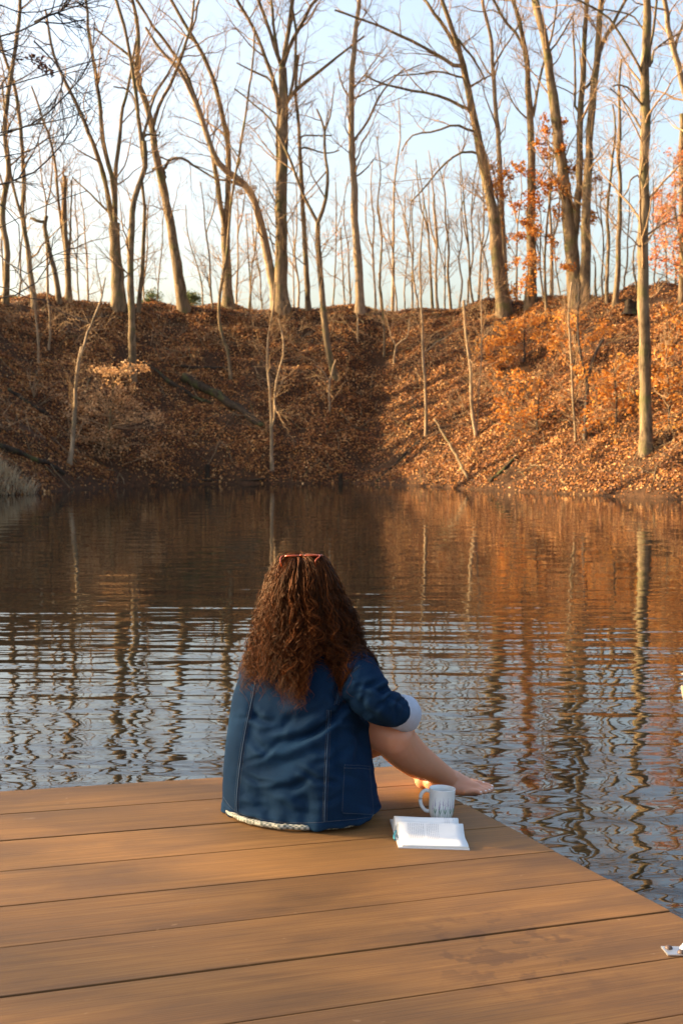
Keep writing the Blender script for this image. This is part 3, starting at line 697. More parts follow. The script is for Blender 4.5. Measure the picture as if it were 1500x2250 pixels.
grown(None, [(236, 1010), (240, 940), (246, 870), (250, 820)], 7, 'beech sapling with tiers of pale tan leaves on the shaded left bank', 'beech_sapling', 66,
      scatter([(225, 320, 800, 825, 12, 18, 5, 34), (180, 300, 840, 880, 18, 24, 6, 26), (150, 330, 880, 930, 22, 26, 6, 26), (130, 300, 930, 960, 14, 26, 6, 24), (180, 345, 950, 1005, 20, 26, 6, 24), (280, 350, 900, 950, 10, 20, 6, 20)]), 'beech_leaf', (0.07, 0.12), cat='sapling', dens=0.9, dense=1.1, shift=0.0)
grown(None, [(75, 880), (80, 850), (90, 830)], 4, 'low beech sprout with brown leaves at the far left of the bank', 'beech_sapling', 67,
      scatter([(60, 130, 840, 870, 8, 18, 5, 12)]), 'beech_leaf', (0.06, 0.11), cat='sapling', shift=-0.2)
# tangled bare brush on the bank
BR = [(30, 720, 'brush at the left edge below the crest'), (110, 735, 'brush below the broken snag'), (180, 760, 'brush above the broken pale sapling'), (225, 700, 'brush below the fan-limbed tree'), (345, 735, 'brush under the burled tree'), (560, 720, 'brush left of the tallest trunk'), (650, 735, 'brush right of the tallest trunk'), (690, 800, 'brush beside the crooked tree'),
      (480, 760, 'brush below the twin-stemmed tree'), (950, 745, 'brush above the sunlit thin sapling'), (1010, 900, 'brush right of the sunlit thin sapling'), (1320, 990, 'brush low on the right bank'), (1450, 1000, 'brush right of the grey trunk by the water'), (60, 960, 'brush above the dry grass'), (390, 800, 'brush above the long fallen log'), (620, 860, 'brush beside the pale forked sapling')]
for i, (x, y, lab) in enumerate(BR):
    rn = np.random.default_rng(700 + i)
    d = hit(x, y); p = W(x, y, d)
    root = thing('brush', (p[0], p[1], gz(p[0], p[1])), 'tangle of bare twiggy ' + lab, 'brush', 'bare brush on the bank')
    k = 9
    o = np.stack([p[0] + rn.normal(0, 0.35, k), p[1] + rn.normal(0, 0.35, k)], -1)
    o = np.column_stack([o, ground(o[:, 0], o[:, 1]) - 0.05])
    D = unit(np.column_stack([rn.normal(0, 0.7, k), rn.normal(-0.1, 0.5, k), rn.uniform(0.35, 1.0, k)]))
    L = rn.uniform(0.7, 1.9, k)[:, None, None]
    s = np.linspace(0, 1, 8)[None, :, None]
    C = o[:, None] + D[:, None] * L * s + np.cumsum(rn.normal(0, 0.05, (k, 8, 3)), 1) * s
    C[..., 2] -= (0.35 * L[..., 0] * s[..., 0] ** 2) * rn.uniform(0, 1.4, (k, 1))
    RC = np.linspace(0.014, 0.004, 8)[None] * np.ones((k, 1))
    S = Soup(); S.tube(C, RC, 4)
    obj('stems', S.mesh('stems'), M['twig'], root)
    S = Soup()
    C2, R2 = grow(C, RC, 4, 0.3, 0.9, 5, rn, (25, 70), 0.1, 0.15, 0.007, 0.2, 0.0032, 0.7); S.tube(C2, R2, 3)
    C3, R3 = grow(C2, R2, 2, 0.15, 0.4, 4, rn, (25, 70), 0.1, 0.15, 0.005, 0.2, 0.0028, 0.8); S.tube(C3, R3, 3)
    tag(obj('twigs', S.mesh('twigs'), M['twig'], root), kind='stuff')

# fallen wood
def fallen(name, label, pts, w0, w1, cat, lift=(0, 0), mat='log', sides=10, depths=None, stubs=2, seed=0):
    rn = np.random.default_rng(900 + seed)
    P3 = []
    for j, (x, y) in enumerate(pts):
        d = hit(x, y) if depths is None else depths[j]
        p = W(x, y, d)
        P3.append(p)
    P3 = np.array(P3); d = P3[:, 1].mean()
    Q = spline(P3, n=18)
    r = np.linspace(w0, w1, 18) / 2 / FPX * d
    if depths is None:
        Q[:, 2] = 0.5 * (Q[:, 2] + ground(Q[:, 0], Q[:, 1])) + r * 0.5
    Q += rn.normal(0, 0.012, Q.shape)
    root = thing(name, (Q[0][0], Q[0][1], gz(Q[0][0], Q[0][1])), label, cat)
    S = Soup()
    r = r * (1 + 0.08 * rn.normal(0, 1, 18))
    Qe = np.vstack([Q[:1] - 1e-3 * (Q[1] - Q[0]), Q, Q[-1:] + 1e-3 * (Q[-1] - Q[-2])]); re = np.concatenate([[0.002], r, [0.002]])
    S.tube(Qe[None], re[None], sides)
    obj('stem', S.mesh('stem'), M[mat], root)
    if stubs:
        C, RC = grow(Q[None], r[None], stubs, 0.3, 0.9, 5, rn, (40, 80), 0.1, 0.1, 0.03, 0.1, 0.008, 0.5)
        for q in range(len(C)):
            S = Soup(); S.tube(C[q:q + 1], RC[q:q + 1], 5)
            obj('branch_stub', S.mesh('branch_stub'), M[mat], root)
fallen('fallen_log', 'thick mossy fallen log lying diagonally on the shaded slope', [(402, 836), (470, 868), (530, 905), (578, 942)], 22, 15, 'log', seed=1, stubs=3)
fallen('fallen_log', 'thinner fallen log just left of the thick mossy one', [(312, 802), (360, 835), (410, 865), (462, 888)], 12, 8, 'log', seed=2, stubs=3)
fallen('fallen_log', 'fallen log slanting down the left edge of the slope', [(18, 862), (60, 890), (105, 915)], 14, 10, 'log', seed=3)
fallen('fallen_log', 'mossy fallen trunk above the dry grass at the left shore', [(0, 985), (50, 1003), (105, 1022), (142, 1045)], 16, 12, 'log', seed=4)
fallen('fallen_branch', 'bare stick leaning up out of the sunlit shore', [(1030, 1056), (995, 990), (952, 920)], 8, 4, 'branch', mat='bark', seed=5, sides=7, depths=[hit(1030, 1052), hit(1030, 1052) + 1.1, hit(1030, 1052) + 2.2])
fallen('fallen_branch', 'mossy branch slanting down to the water left of the leaning stick', [(826, 1063), (880, 1010), (932, 962)], 7, 6, 'branch', seed=6, sides=7)
fallen('fallen_branch', 'short dark branch lying on the sunlit bank near the water', [(1076, 1062), (1110, 1030), (1142, 1000)], 9, 7, 'branch', seed=7, sides=7)
fallen('fallen_branch', 'long thin branch stretched along the far waterline', [(372, 1058), (440, 1055), (520, 1057), (582, 1052)], 6, 4, 'branch', seed=8, sides=7, depths=[46.6, 47.0, 47.4, 47.5], stubs=4)
fallen('fallen_branch', 'thin branch lying across the brow of the sunlit slope', [(930, 770), (980, 742), (1030, 715)], 6, 4, 'branch', seed=9, sides=7)
fallen('fallen_branch', 'fallen limb on the dark slope beneath the burled tree', [(330, 640), (362, 668), (395, 705)], 6, 4, 'branch', mat='bark', seed=10, sides=7, stubs=1)
fallen('fallen_log', 'dark log lying across the upper shaded slope', [(398, 808), (450, 812), (510, 812)], 9, 7, 'log', seed=11)
# stumps
def stump(label, x, y, hpx, w, seed):
    d = hit(x, y); p = W(x, y, d); rn = np.random.default_rng(seed)
    r = w / 2 / FPX * d; hh = hpx / FPX * d
    z0 = gz(p[0], p[1]) - 0.15
    n, s = 9, 12
    a = np.arange(s) * 6.2832 / s
    rr = r * (1 + 0.9 * np.exp(-np.linspace(0, 4, n)))[:, None] * (1 + 0.14 * np.sin(3 * a + seed)[None]) * (1 + 0.05 * rn.normal(0, 1, (n, s)))
    zz = (np.linspace(0, 1, n)[:, None] * (hh + 0.15)) * np.ones((1, s))
    zz[-1] += rn.uniform(-0.12, 0.18, s) * hh; zz[-2] = zz[-1] * 0.9
    V = np.stack([rr * np.cos(a), rr * np.sin(a), zz], -1).reshape(-1, 3)
    V = np.vstack([V, [[0, 0, hh * 0.8]]])
    i = np.arange(n - 1)[:, None] * s + np.arange(s)[None]; i2 = np.arange(n - 1)[:, None] * s + (np.arange(s)[None] + 1) % s
    F = np.stack([i, i2, i2 + s, i + s], -1).reshape(-1, 4)
    top = np.array([[(n - 1) * s + k, (n - 1) * s + (k + 1) % s, n * s] for k in range(s)])
    o = obj('stump', mesh_np('stump', V, [F, top]), M['log'])
    o.location = (p[0], p[1], z0)
    tag(o, label, 'stump')
stump('small dark stump standing at the far waterline', 456, 1048, 26, 11, 1)
stump('dark rotten stump on the right crest behind the grey trunk', 1384, 685, 22, 26, 2)
stump('dark stub at the waterline below the gully', 748, 1066, 22, 9, 3)

# dry grass tussock on the left shore
rn = np.random.default_rng(77)
nB = 2600
bx = rn.uniform(-11.2, -8.35, nB); by_ = rn.uniform(36.2, 38.9, nB)
dd = pond_dist(bx, by_)
k = (dd > -0.1) & (dd < 1.7); bx, by_ = bx[k], by_[k]
nB = len(bx)
bz = ground(bx, by_)
Hh = rn.uniform(0.25, 0.62, nB)
az = rn.uniform(0, 6.283, nB); bend = rn.uniform(0.2, 0.9, nB)
s = np.array([0, 0.5, 0.85, 1.0])
dirx, diry = np.cos(az) * bend + 0.2, np.sin(az) * bend - 0.25
P = np.stack([bx[:, None] + dirx[:, None] * Hh[:, None] * s ** 1.8, by_[:, None] + diry[:, None] * Hh[:, None] * s ** 1.8, bz[:, None] - 0.03 + Hh[:, None] * (s - 0.4 * bend[:, None] * s ** 2.5)], -1)
wd = np.array([0.007, 0.006, 0.004, 0.001])
side = np.stack([-np.sin(az), np.cos(az), np.zeros(nB)], -1)[:, None, :]
V = np.stack([P - side * wd[None, :, None], P + side * wd[None, :, None]], 2).reshape(-1, 3)
i = np.arange(nB)[:, None] * 8 + np.arange(3)[None] * 2
F = np.stack([i, i + 1, i + 3, i + 2], -1).reshape(-1, 4)
me = mesh_np('dry_grass', V, F)
at = me.attributes.new('tint', 'FLOAT', 'POINT'); at.data.foreach_set('value', np.repeat(rn.uniform(0, 1, nB), 8).astype(np.float32))
tag(obj('dry_grass', me, M['dry_grass']), 'pale dry grass tussock hanging over the left shore', 'grass', None, 'stuff')

# small evergreens peeping over the crest
for i, (x, y, lab) in enumerate([(330, 672, 'small evergreen bush peeping over the crest left of the burled tree'), (418, 676, 'small evergreen bush peeping over the crest right of the burled tree')]):
    rn = np.random.default_rng(40 + i)
    d = 66.0; p = W(x, y, d); g = gz(p[0], d)
    root = thing('evergreen_bush', (p[0], d, g), lab, 'bush', 'evergreen bushes behind the crest')
    hh = p[2] + 0.6 - g
    S = Soup(); S.tube(np.linspace([p[0], d, g - 0.2], [p[0], d, g + hh], 6)[None], np.linspace(0.05, 0.01, 6)[None], 6)
    q = np.linspace([p[0], d, g + 0.1], [p[0], d, g + hh], 10)[None]
    C, RC = grow(q, np.full((1, 10), 0.04), 40, 0.4, 1.0, 5, rn, (50, 85), 0.1, 0.05, 0.012, 0.1, 0.004)
    S.tube(C, RC, 4)
    obj('trunk', S.mesh('trunk'), M['bark_dark'], root)
    kk = C[rn.integers(0, len(C), 2600), rn.integers(1, 5, 2600)] + rn.normal(0, 0.1, (2600, 3))
    obj('foliage', leaves_mesh('foliage', kk, rn.uniform(0.08, 0.16, 2600), None, 1.0, None, rn, 0.22), M['needle'], root)

# floodlight pole beyond the ridge
d = 78.0
pt, pb = W(543, 418, d), W(543, 668, d)
root = thing('floodlight_pole', (pt[0], d, gz(pt[0], d)), 'slim pole with two floodlights on a crossarm beyond the ridge', 'lamp post')
M['pole'] = plain('weathered_pole', (0.38, 0.27, 0.18), 0.8)
M['lamp_white'] = plain('lamp_housing', (0.7, 0.66, 0.58), 0.5)
S = Soup(); S.tube(np.array([[[pt[0], d, gz(pt[0], d) - 0.3], [pt[0], d, 6.0], [pt[0], d, pt[2]]]]), np.array([[0.11, 0.10, 0.075]]), 10)
obj('pole', S.mesh('pole'), M['pole'], root)
S = Soup(); S.tube(np.array([[[pt[0] - 0.5, d, pt[2] - 0.25], [pt[0], d, pt[2] - 0.12], [pt[0] + 0.5, d, pt[2] + 0.0]]]), np.array([[0.04, 0.04, 0.04]]), 6)
obj('crossarm', S.mesh('crossarm'), M['pole'], root)
for sx in (-1, 1):
    bm = bmesh.new(); box_bm(bm, (pt[0] + sx * 0.42, d - 0.1, pt[2] - 0.12 + 0.12 * sx + 0.16), (0.32, 0.3, 0.2), Matrix.Rotation(0.0, 3, 'X'), 0.03)
    obj('floodlight', bm_mesh('floodlight', bm), M['lamp_white'], root)

# trees on the near left bank: one reaches into the picture, the others stand just outside and shade the dock
def free_tree(label, x, y, hgt, seed, lean=(0, 0), r0=0.16, dens=1.0):
    rn = np.random.default_rng(3000 + seed)
    z = gz(x, y)
    root = thing('bare_tree', (x, y, z), label, 'tree', 'bare trees on the near left bank' if seed < 50 else 'bare ridge trees beyond the picture')
    s = np.linspace(0, 1, 16)[:, None]
    Q = np.array([x, y, z - 0.3]) + np.concatenate([lean[0] * hgt * s ** 1.4, lean[1] * hgt * s ** 1.4, hgt * s], 1) + np.cumsum(rn.normal(0, 0.07, (16, 3)), 0) * s
    rad = np.linspace(r0, 0.02, 16)
    S = Soup(); S.tube(Q[None], rad[None], 10)
    obj('trunk', S.mesh('trunk'), M['bark'], root)
    S = Soup()
    C, RC = grow(Q[None], rad[None], int(16 * dens), 1.8, 5.0, 9, rn, (30, 65), 0.4, 0.3, 0.07, 0.16, 0.007)
    S.tube(C, RC, 5)
    C2, R2 = grow(C, RC, 6, 0.6, 2.0, 6, rn, (25, 60), 0.2, 0.15, 0.02, 0.2, 0.005, 0.7); S.tube(C2, R2, 3)
    C3, R3 = grow(C2, R2, 4, 0.3, 0.9, 4, rn, (25, 60), 0.15, 0.2, 0.009, 0.2, 0.004, 0.8); S.tube(C3, R3, 3)
    obj('crown', S.mesh('crown'), M['twig'], root)
NEAR_LEFT = [(-27, 6.4, 17, (0.02, 0.0), 0.20), (-32, 5.0, 18, (0.0, 0.01), 0.22), (-36, 8.6, 18, (0, 0), 0.24), (-40, 6.6, 19, (0.01, 0), 0.25), (-30, 8.4, 16, (0.02, 0), 0.18), (-45, 9.4, 20, (0.0, 0), 0.25), (-25, 4.4, 13, (0.02, 0), 0.12), (-38, 4.2, 18, (0.0, 0.0), 0.2)]
for i, (x, y, h_, ln, r0) in enumerate(NEAR_LEFT):
    y = y - 0.09 * x
    free_tree('bare tree out of view on the near left bank, %s from the water' % ORD[sorted(range(8), key=lambda q: -NEAR_LEFT[q][0]).index(i)], x, y, h_, i, ln, r0)

OUT = [(-16.5, 50.5, 17), (-18.2, 46.5, 15), (-20.5, 52.0, 18), (-15.2, 56.5, 19), (-17.0, 41.0, 14), (-22.0, 40.0, 16), (16.5, 47.5, 18), (18.5, 51.5, 17), (17.2, 42.0, 15), (20.5, 46.0, 18), (21.5, 38.5, 16), (16.0, 55.0, 19)]
for i, (x, y, h_) in enumerate(OUT):
    sd_ = 'left' if x < 0 else 'right'
    rk = sorted([q[0] for q in OUT if (q[0] < 0) == (x < 0)], key=abs).index(x)
    free_tree('bare ridge tree beyond the %s picture edge, %s outward from it' % (sd_, ORD[rk]), x, y, h_, 50 + i, (0.02 * (-1) ** i, 0), 0.2, 0.7)

# the dark branches hanging in at the upper left, from a tree on the near left bank
d = 15.0
root = thing('overhanging_tree', (-10.4, d, gz(-10.4, d)), 'dark shaded branches of a near tree reaching in at the upper left', 'tree')
rn = np.random.default_rng(88)
top = np.array([-8.6, d + 0.3, 9.5])
Q = spline([(-10.4, d, gz(-10.4, d) - 0.3), (-10.1, d, 2.5), (-9.4, d + 0.1, 5.5), top, (-8.2, d + 0.2, 12.5)], n=20)
S = Soup(); S.tube(Q[None], np.linspace(0.2, 0.05, 20)[None], 10)
obj('trunk', S.mesh('trunk'), M['bark_dark'], root)
BRN = [([(0, 80), (43, 69), (77, 49), (112, 50), (150, 52), (187, 43)], 6, 2), ([(77, 49), (105, 35), (132, 25), (152, 5), (160, -15)], 5, 2), ([(0, 297), (45, 283), (75, 270), (110, 245), (140, 215), (162, 190), (190, 155), (204, 120), (208, 50)], 6, 1.5),
       ([(0, 405), (55, 392), (95, 362), (118, 338), (146, 306), (170, 268), (178, 225)], 7, 1.5), ([(0, 195), (45, 180), (105, 164), (165, 145), (225, 128)], 4, 1.5), ([(0, 292), (70, 275), (140, 262), (200, 240)], 5, 1.5), ([(0, 110), (30, 110), (60, 90), (70, 70)], 4, 1.5), ([(75, 90), (100, 115), (130, 150), (138, 182), (115, 235)], 3, 1.5),
       ([(0, 655), (45, 645), (90, 612), (110, 575), (118, 520)], 5, 1.5), ([(0, 560), (30, 590), (70, 600), (115, 560), (160, 545)], 4, 1.5), ([(0, 630), (40, 640), (80, 665), (110, 660)], 4, 1.5), ([(0, 450), (35, 470), (45, 530), (40, 600)], 4, 1.5), ([(0, 500), (60, 470), (130, 440), (190, 420)], 3, 1.2), ([(0, 345), (60, 335), (115, 300), (160, 292)], 4, 1.2),
       ([(0, 10), (60, 30), (140, 10), (160, -5)], 4, 1.5), ([(0, 110), (30, 118), (60, 130), (78, 132), (98, 150), (108, 170)], 3, 1.2)]
S, S2 = Soup(), Soup()
for pts, w0, w1 in BRN:
    off = np.cumsum(rn.normal(0, 0.12, len(pts)))
    P3 = np.array([W(x, y, d + o) for (x, y), o in zip(pts, off)])
    if pts[0][0] == 0:
        tr = Q[np.argmin(np.abs(Q[:, 2] - (P3[0][2] - 0.9 if P3[0][2] > 3.2 else P3[0][2])))]
        dr_ = P3[0] - P3[1]; dr_ = dr_ / np.linalg.norm(dr_)
        mid = P3[0] + dr_ * np.linalg.norm(P3[0] - tr) * 0.45
        tr = Q[np.argmin(np.linalg.norm(Q - (P3[0] + dr_ * abs(P3[0][0] - tr[0])) , axis=1))]
        P3 = np.vstack([tr, (mid * 2 + tr) / 3, (mid + P3[0]) / 2, P3])
        w0 *= 1.2
    B = spline(P3, n=26)
    rr = np.linspace(w0 * 1.35, w1 * 1.5, 26) / 2 / FPX * d
    S.tube(B[None], rr[None], 6)
    C, RC = grow(B[None], rr[None], 15, 0.25, 1.0, 7, rn, (25, 60), 0.05, 0.3, 0.009, 0.14, 0.0030, 0.7); S2.tube(C, RC, 4)
    C2, R2 = grow(C, RC, 4, 0.12, 0.5, 5, rn, (25, 60), 0.05, 0.2, 0.005, 0.16, 0.0025, 0.8); S2.tube(C2, R2, 3)
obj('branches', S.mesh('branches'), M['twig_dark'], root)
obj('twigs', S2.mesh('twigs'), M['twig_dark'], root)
cl = []
for (x, y, n) in [(48, 130, 6), (72, 130, 10), (82, 134, 16), (92, 140, 16), (100, 148, 14), (107, 155, 14), (108, 165, 5)]:
    cl.append(W(x, y, d) + rn.normal(0, 0.035, (n, 3)))
P = np.concatenate(cl)
obj('withered_leaves', leaves_mesh('withered_leaves', P, rn.uniform(0.04, 0.08, len(P)), None, 1.0, None, rn, 0.5), M['dead_leaf'], root)

# ------------------------------------------------------------------ dock
# the float lists a little to the right; its axes come from the plank joints in the photograph
d1 = ray(7000, 1290); d1 /= np.linalg.norm(d1)
d2 = ray(-661, 918); d2 /= np.linalg.norm(d2)
dn = np.cross(d1, d2); dn /= np.linalg.norm(dn); d2 = np.cross(dn, d1)
DH = 1.2
def deckP(px, py, up=0.0):
    r = ray(px, py)
    return np.array([0, 0, CAM_H]) + r * (-DH / (dn @ r)) + np.array([0, 0, up])
CORNER = deckP(850, 1684)
def deck_z(x, y): return CORNER[2] - (dn[0] * (x - CORNER[0]) + dn[1] * (y - CORNER[1])) / dn[2]
DM = Matrix(((d1[0], d2[0], dn[0], CORNER[0]), (d1[1], d2[1], dn[1], CORNER[1]), (d1[2], d2[2], dn[2], CORNER[2]), (0, 0, 0, 1)))
DQ = DM.to_3x3()
m, nt, b = new_mat('deck_plank')
oi = nt.nodes.new('ShaderNodeObjectInfo')
def plank_vec(scale):
    tc = nt.nodes.new('ShaderNodeTexCoord')
    ad = nt.nodes.new('ShaderNodeVectorMath'); ad.operation = 'MULTIPLY_ADD'
    cb = nt.nodes.new('ShaderNodeCombineXYZ')
    for k_ in range(3): nt.links.new(oi.outputs['Random'], cb.inputs[k_])
    nt.links.new(cb.outputs[0], ad.inputs[0]); ad.inputs[1].default_value = (37, 53, 11)
    nt.links.new(tc.outputs['Object'], ad.inputs[2])
    mp = nt.nodes.new('ShaderNodeMapping'); mp.inputs['Scale'].default_value = scale
    nt.links.new(ad.outputs[0], mp.inputs[0])
    return mp.outputs[0]
grain = noise(nt, plank_vec((1.6, 70, 20)), 1.0, 6, 0.65, 0.6)
lines = noise(nt, plank_vec((3.0, 260, 40)), 1.0, 3, 0.6, 0.4)
blot = noise(nt, plank_vec((1.5, 5.0, 1)), 1.0, 6, 0.62, 0.5)
c = ramp(nt, [(0.25, (0.150, 0.070, 0.020)), (0.5, (0.212, 0.103, 0.031)), (0.75, (0.275, 0.138, 0.043))], grain).outputs[0]
c = mix_c(nt, ramp(nt, [(0.38, (0.75, 0.75, 0.75)), (0.58, (0, 0, 0))], blot).outputs[0], c, (0.115, 0.058, 0.022))
c = mix_c(nt, math_n(nt, 'MULTIPLY', ramp(nt, [(0.45, (0, 0, 0)), (0.62, (1, 1, 1))], lines).outputs[0], 0.35), c, (0.07, 0.034, 0.015))
hs = nt.nodes.new('ShaderNodeHueSaturation')
mr = nt.nodes.new('ShaderNodeMapRange'); mr.inputs['To Min'].default_value = 0.86; mr.inputs['To Max'].default_value = 1.12
nt.links.new(oi.outputs['Random'], mr.inputs['Value']); nt.links.new(mr.outputs[0], hs.inputs['Value'])
nt.links.new(c, hs.inputs['Color'])
# damp footprints drying on the boards near the right-hand corner
tcw = nt.nodes.new('ShaderNodeTexCoord'); geo = nt.nodes.new('ShaderNodeNewGeometry')
sp = deckP(1120, 2085)
vd = nt.nodes.new('ShaderNodeVectorMath'); vd.operation = 'DISTANCE'; vd.inputs[1].default_value = tuple(sp)
nt.links.new(geo.outputs['Position'], vd.inputs[0])
spn = nt.nodes.new('ShaderNodeTexNoise'); spn.inputs['Scale'].default_value = 15.0; spn.inputs['Detail'].default_value = 3
nt.links.new(geo.outputs['Position'], spn.inputs['Vector'])
wet = ramp(nt, [(0.53, (0, 0, 0)), (0.60, (1, 1, 1))], spn.outputs['Fac']).outputs[0]
near = nt.nodes.new('ShaderNodeMapRange'); near.inputs['From Min'].default_value = 0.16; near.inputs['From Max'].default_value = 0.34; near.inputs['To Min'].default_value = 1; near.inputs['To Max'].default_value = 0
nt.links.new(vd.outputs['Value'], near.inputs['Value'])
wetf = math_n(nt, 'MULTIPLY', math_n(nt, 'MULTIPLY', wet, near.outputs[0]), 0.55)
c = mix_c(nt, wetf, hs.outputs[0], (0.075, 0.036, 0.016))
# pale scuffs
sc_ = noise(nt, plank_vec((9, 14, 9)), 1.0, 2, 0.5, 2.0)
c = mix_c(nt, math_n(nt, 'MULTIPLY', ramp(nt, [(0.735, (0, 0, 0)), (0.765, (1, 1, 1))], sc_).outputs[0], 0.3), c, (0.40, 0.27, 0.16))
nt.links.new(c, b.inputs['Base Color'])
rgh = nt.nodes.new('ShaderNodeMapRange'); rgh.inputs['To Min'].default_value = 0.5; rgh.inputs['To Max'].default_value = 0.75
nt.links.new(blot, rgh.inputs['Value']); nt.links.new(rgh.outputs[0], b.inputs['Roughness'])
b.inputs['Specular IOR Level'].default_value = 0.28
bump(nt, b, math_n(nt, 'ADD', grain, math_n(nt, 'MULTIPLY', lines, 0.7)), 0.35, 0.0025)
M['plank'] = m
M['beam'] = plain('treated_beam', (0.14, 0.085, 0.05), 0.85, 0, 0.4, 6)
M['float'] = plain('float_plastic', (0.05, 0.05, 0.055), 0.5)

dock = thing('floating_dock', tuple(CORNER), 'brown plank swimming dock filling the foreground', 'dock')
dock.rotation_euler = DQ.to_euler()
def dock_part(name, me, mat, loc, rot=None):
    o = bpy.data.objects.new(name, me); COL.objects.link(o)
    if len(me.materials) == 0: me.materials.append(mat)
    o.parent = dock; o.location = loc
    if rot: o.rotation_euler = rot
    return o
PITCHW = 0.2735
bm = bmesh.new(); box_bm(bm, (0, 0, 0), (5.2, PITCHW - 0.006, 0.038), None, 0.0028)
plank_me = bm_mesh('plank', bm)
rp = random.Random(2)
for k in range(25):
    dock_part('plank', plank_me, M['plank'], (-2.6 + 0.024 + rp.uniform(-0.004, 0.004), -PITCHW * (k + 0.5) - 0.002, -0.019 + rp.uniform(-0.0012, 0.0012)), (0, 0, rp.uniform(-0.0006, 0.0006)))
bm = bmesh.new(); box_bm(bm, (0, 0, 0), (0.045, 6.7, 0.18), None, 0.004); bme = bm_mesh('joist', bm)
for u in (-0.06, -0.9, -1.75, -2.6, -3.45, -4.3, -5.1): dock_part('joist', bme, M['beam'], (u, -3.42, -0.130))
bm = bmesh.new(); box_bm(bm, (0, 0, 0), (5.2, 0.04, 0.18), None, 0.004); bme = bm_mesh('rim_beam', bm)
for v in (-0.035, -6.79): dock_part('rim_beam', bme, M['beam'], (-2.58, v, -0.131))
bm = bmesh.new(); box_bm(bm, (0, 0, 0), (0.8, 1.2, 0.36), None, 0.05); bme = bm_mesh('float', bm, True)
for u in (-0.55, -4.6):
    for v in (-0.75, -3.4, -6.0): dock_part('float', bme, M['float'], (u, v, -0.402))

# ------------------------------------------------------------------ lathe and other small-part helpers
def lathe(prof, n=40):
    p = np.array(prof); k = len(p)
    a = np.arange(n) * 6.283185 / n
    V = np.stack([p[:, 0:1] * np.cos(a), p[:, 0:1] * np.sin(a), p[:, 1:2] * np.ones((1, n))], -1).reshape(-1, 3)
    i = np.arange(k - 1)[:, None] * n + np.arange(n)[None]; j = np.arange(k - 1)[:, None] * n + (np.arange(n)[None] + 1) % n
    return V, np.stack([i, j, j + n, i + n], -1).reshape(-1, 4)
def put(o, P, rotz=0.0):
    """stand an object on the dock at world point P, turned about the dock's normal"""
    o.matrix_world = Matrix.Translation(Vector(P)) @ (DQ @ Matrix.Rotation(rotz, 3, 'Z')).to_4x4()
def kid(name, me, mat, parent):
    o = bpy.data.objects.new(name, me); COL.objects.link(o)
    if len(me.materials) == 0: me.materials.append(mat)
    o.parent = parent
    return o

# mug
m, nt, b = new_mat('glazed_ceramic')
b.inputs['Base Color'].default_value = (0.74, 0.75, 0.73, 1); b.inputs['Roughness'].default_value = 0.22
f = noise(nt, coords(nt), 60, 3); c = mix_c(nt, f, (0.70, 0.71, 0.69), (0.78, 0.79, 0.77)); nt.links.new(c, b.inputs['Base Color'])
b.inputs['Coat Weight'].default_value = 0.3
M['ceramic'] = m
M['stem_green'] = plain('print_green', (0.16, 0.27, 0.19), 0.4)
M['lavender'] = plain('print_lavender', (0.33, 0.23, 0.38), 0.4)
mug = thing('mug', (0, 0, 0), 'white mug printed with lavender sprigs standing behind the open book', 'mug')
prof = [(0.0, 0.004), (0.024, 0.004), (0.030, 0.0), (0.034, 0.002), (0.037, 0.008), (0.040, 0.018), (0.0415, 0.032), (0.042, 0.05), (0.0425, 0.085), (0.0435, 0.098), (0.0434, 0.0995), (0.0424, 0.1), (0.0412, 0.0988), (0.0395, 0.085), (0.0385, 0.045), (0.037, 0.018), (0.030, 0.0085), (0.0, 0.0075)]
V, F = lathe(prof, 48)
kid('cup', mesh_np('cup', V, F), M['ceramic'], mug)
hp = spline([(-0.040, 0, 0.086), (-0.054, 0, 0.088), (-0.067, 0, 0.077), (-0.071, 0, 0.057), (-0.066, 0, 0.036), (-0.053, 0, 0.021), (-0.040, 0, 0.019)], n=26)
V, F = tubes(hp[None], np.full((1, 26), 0.0063), 12); V = V * [1, 1.0, 1]
kid('handle', mesh_np('handle', V, F), M['ceramic'], mug)
def wall_r(z): return float(np.interp(z, [0.0, 0.008, 0.018, 0.032, 0.05, 0.085, 0.098], [0.034, 0.037, 0.040, 0.0415, 0.042, 0.0425, 0.0435])) + 0.00035
G_, L_ = Soup(), Soup()
rp = random.Random(9)
for i, deg in enumerate([-128, -114, -100, -91, -77, -68, -56, -44, -30, -16]):
    a = R(deg + rp.uniform(-2, 2)); top = [0.048, 0.066, 0.05, 0.058, 0.07, 0.052, 0.068, 0.05, 0.06, 0.05][i]
    zs = np.linspace(0.006, top * 0.75, 8); aa = a + np.linspace(0, R(rp.uniform(-4, 4)), 8)
    G_.tube(np.array([[(wall_r(z) * math.cos(q), wall_r(z) * math.sin(q), z) for z, q in zip(zs, aa)]]), np.full((1, 8), 0.00055), 4)
    if i % 2:
        for sg in (-1, 1):
            q0 = a; zz = np.linspace(0.022, 0.040, 5)
            G_.tube(np.array([[(wall_r(z) * math.cos(q0 + sg * R(7) * t), wall_r(z) * math.sin(q0 + sg * R(7) * t), z) for z, t in zip(zz, np.linspace(0, 1, 5))]]), np.array([[0.0007, 0.0013, 0.0015, 0.0012, 0.0004]]), 4)
    for j in range(8):
        z = top * 0.75 + j * 0.0036; q = aa[-1] + R(rp.uniform(-1.6, 1.6)); r = wall_r(z) - 0.0004
        s_ = 0.0024 * (1 - j / 11)
        L_.tube(np.array([[(r * math.cos(q), r * math.sin(q), z - s_), (r * math.cos(q), r * math.sin(q), z), (r * math.cos(q), r * math.sin(q), z + s_)]]), np.array([[0.0003, s_ * 0.8, 0.0003]]), 5)
kid('printed_stems', G_.mesh('printed_stems'), M['stem_green'], mug)
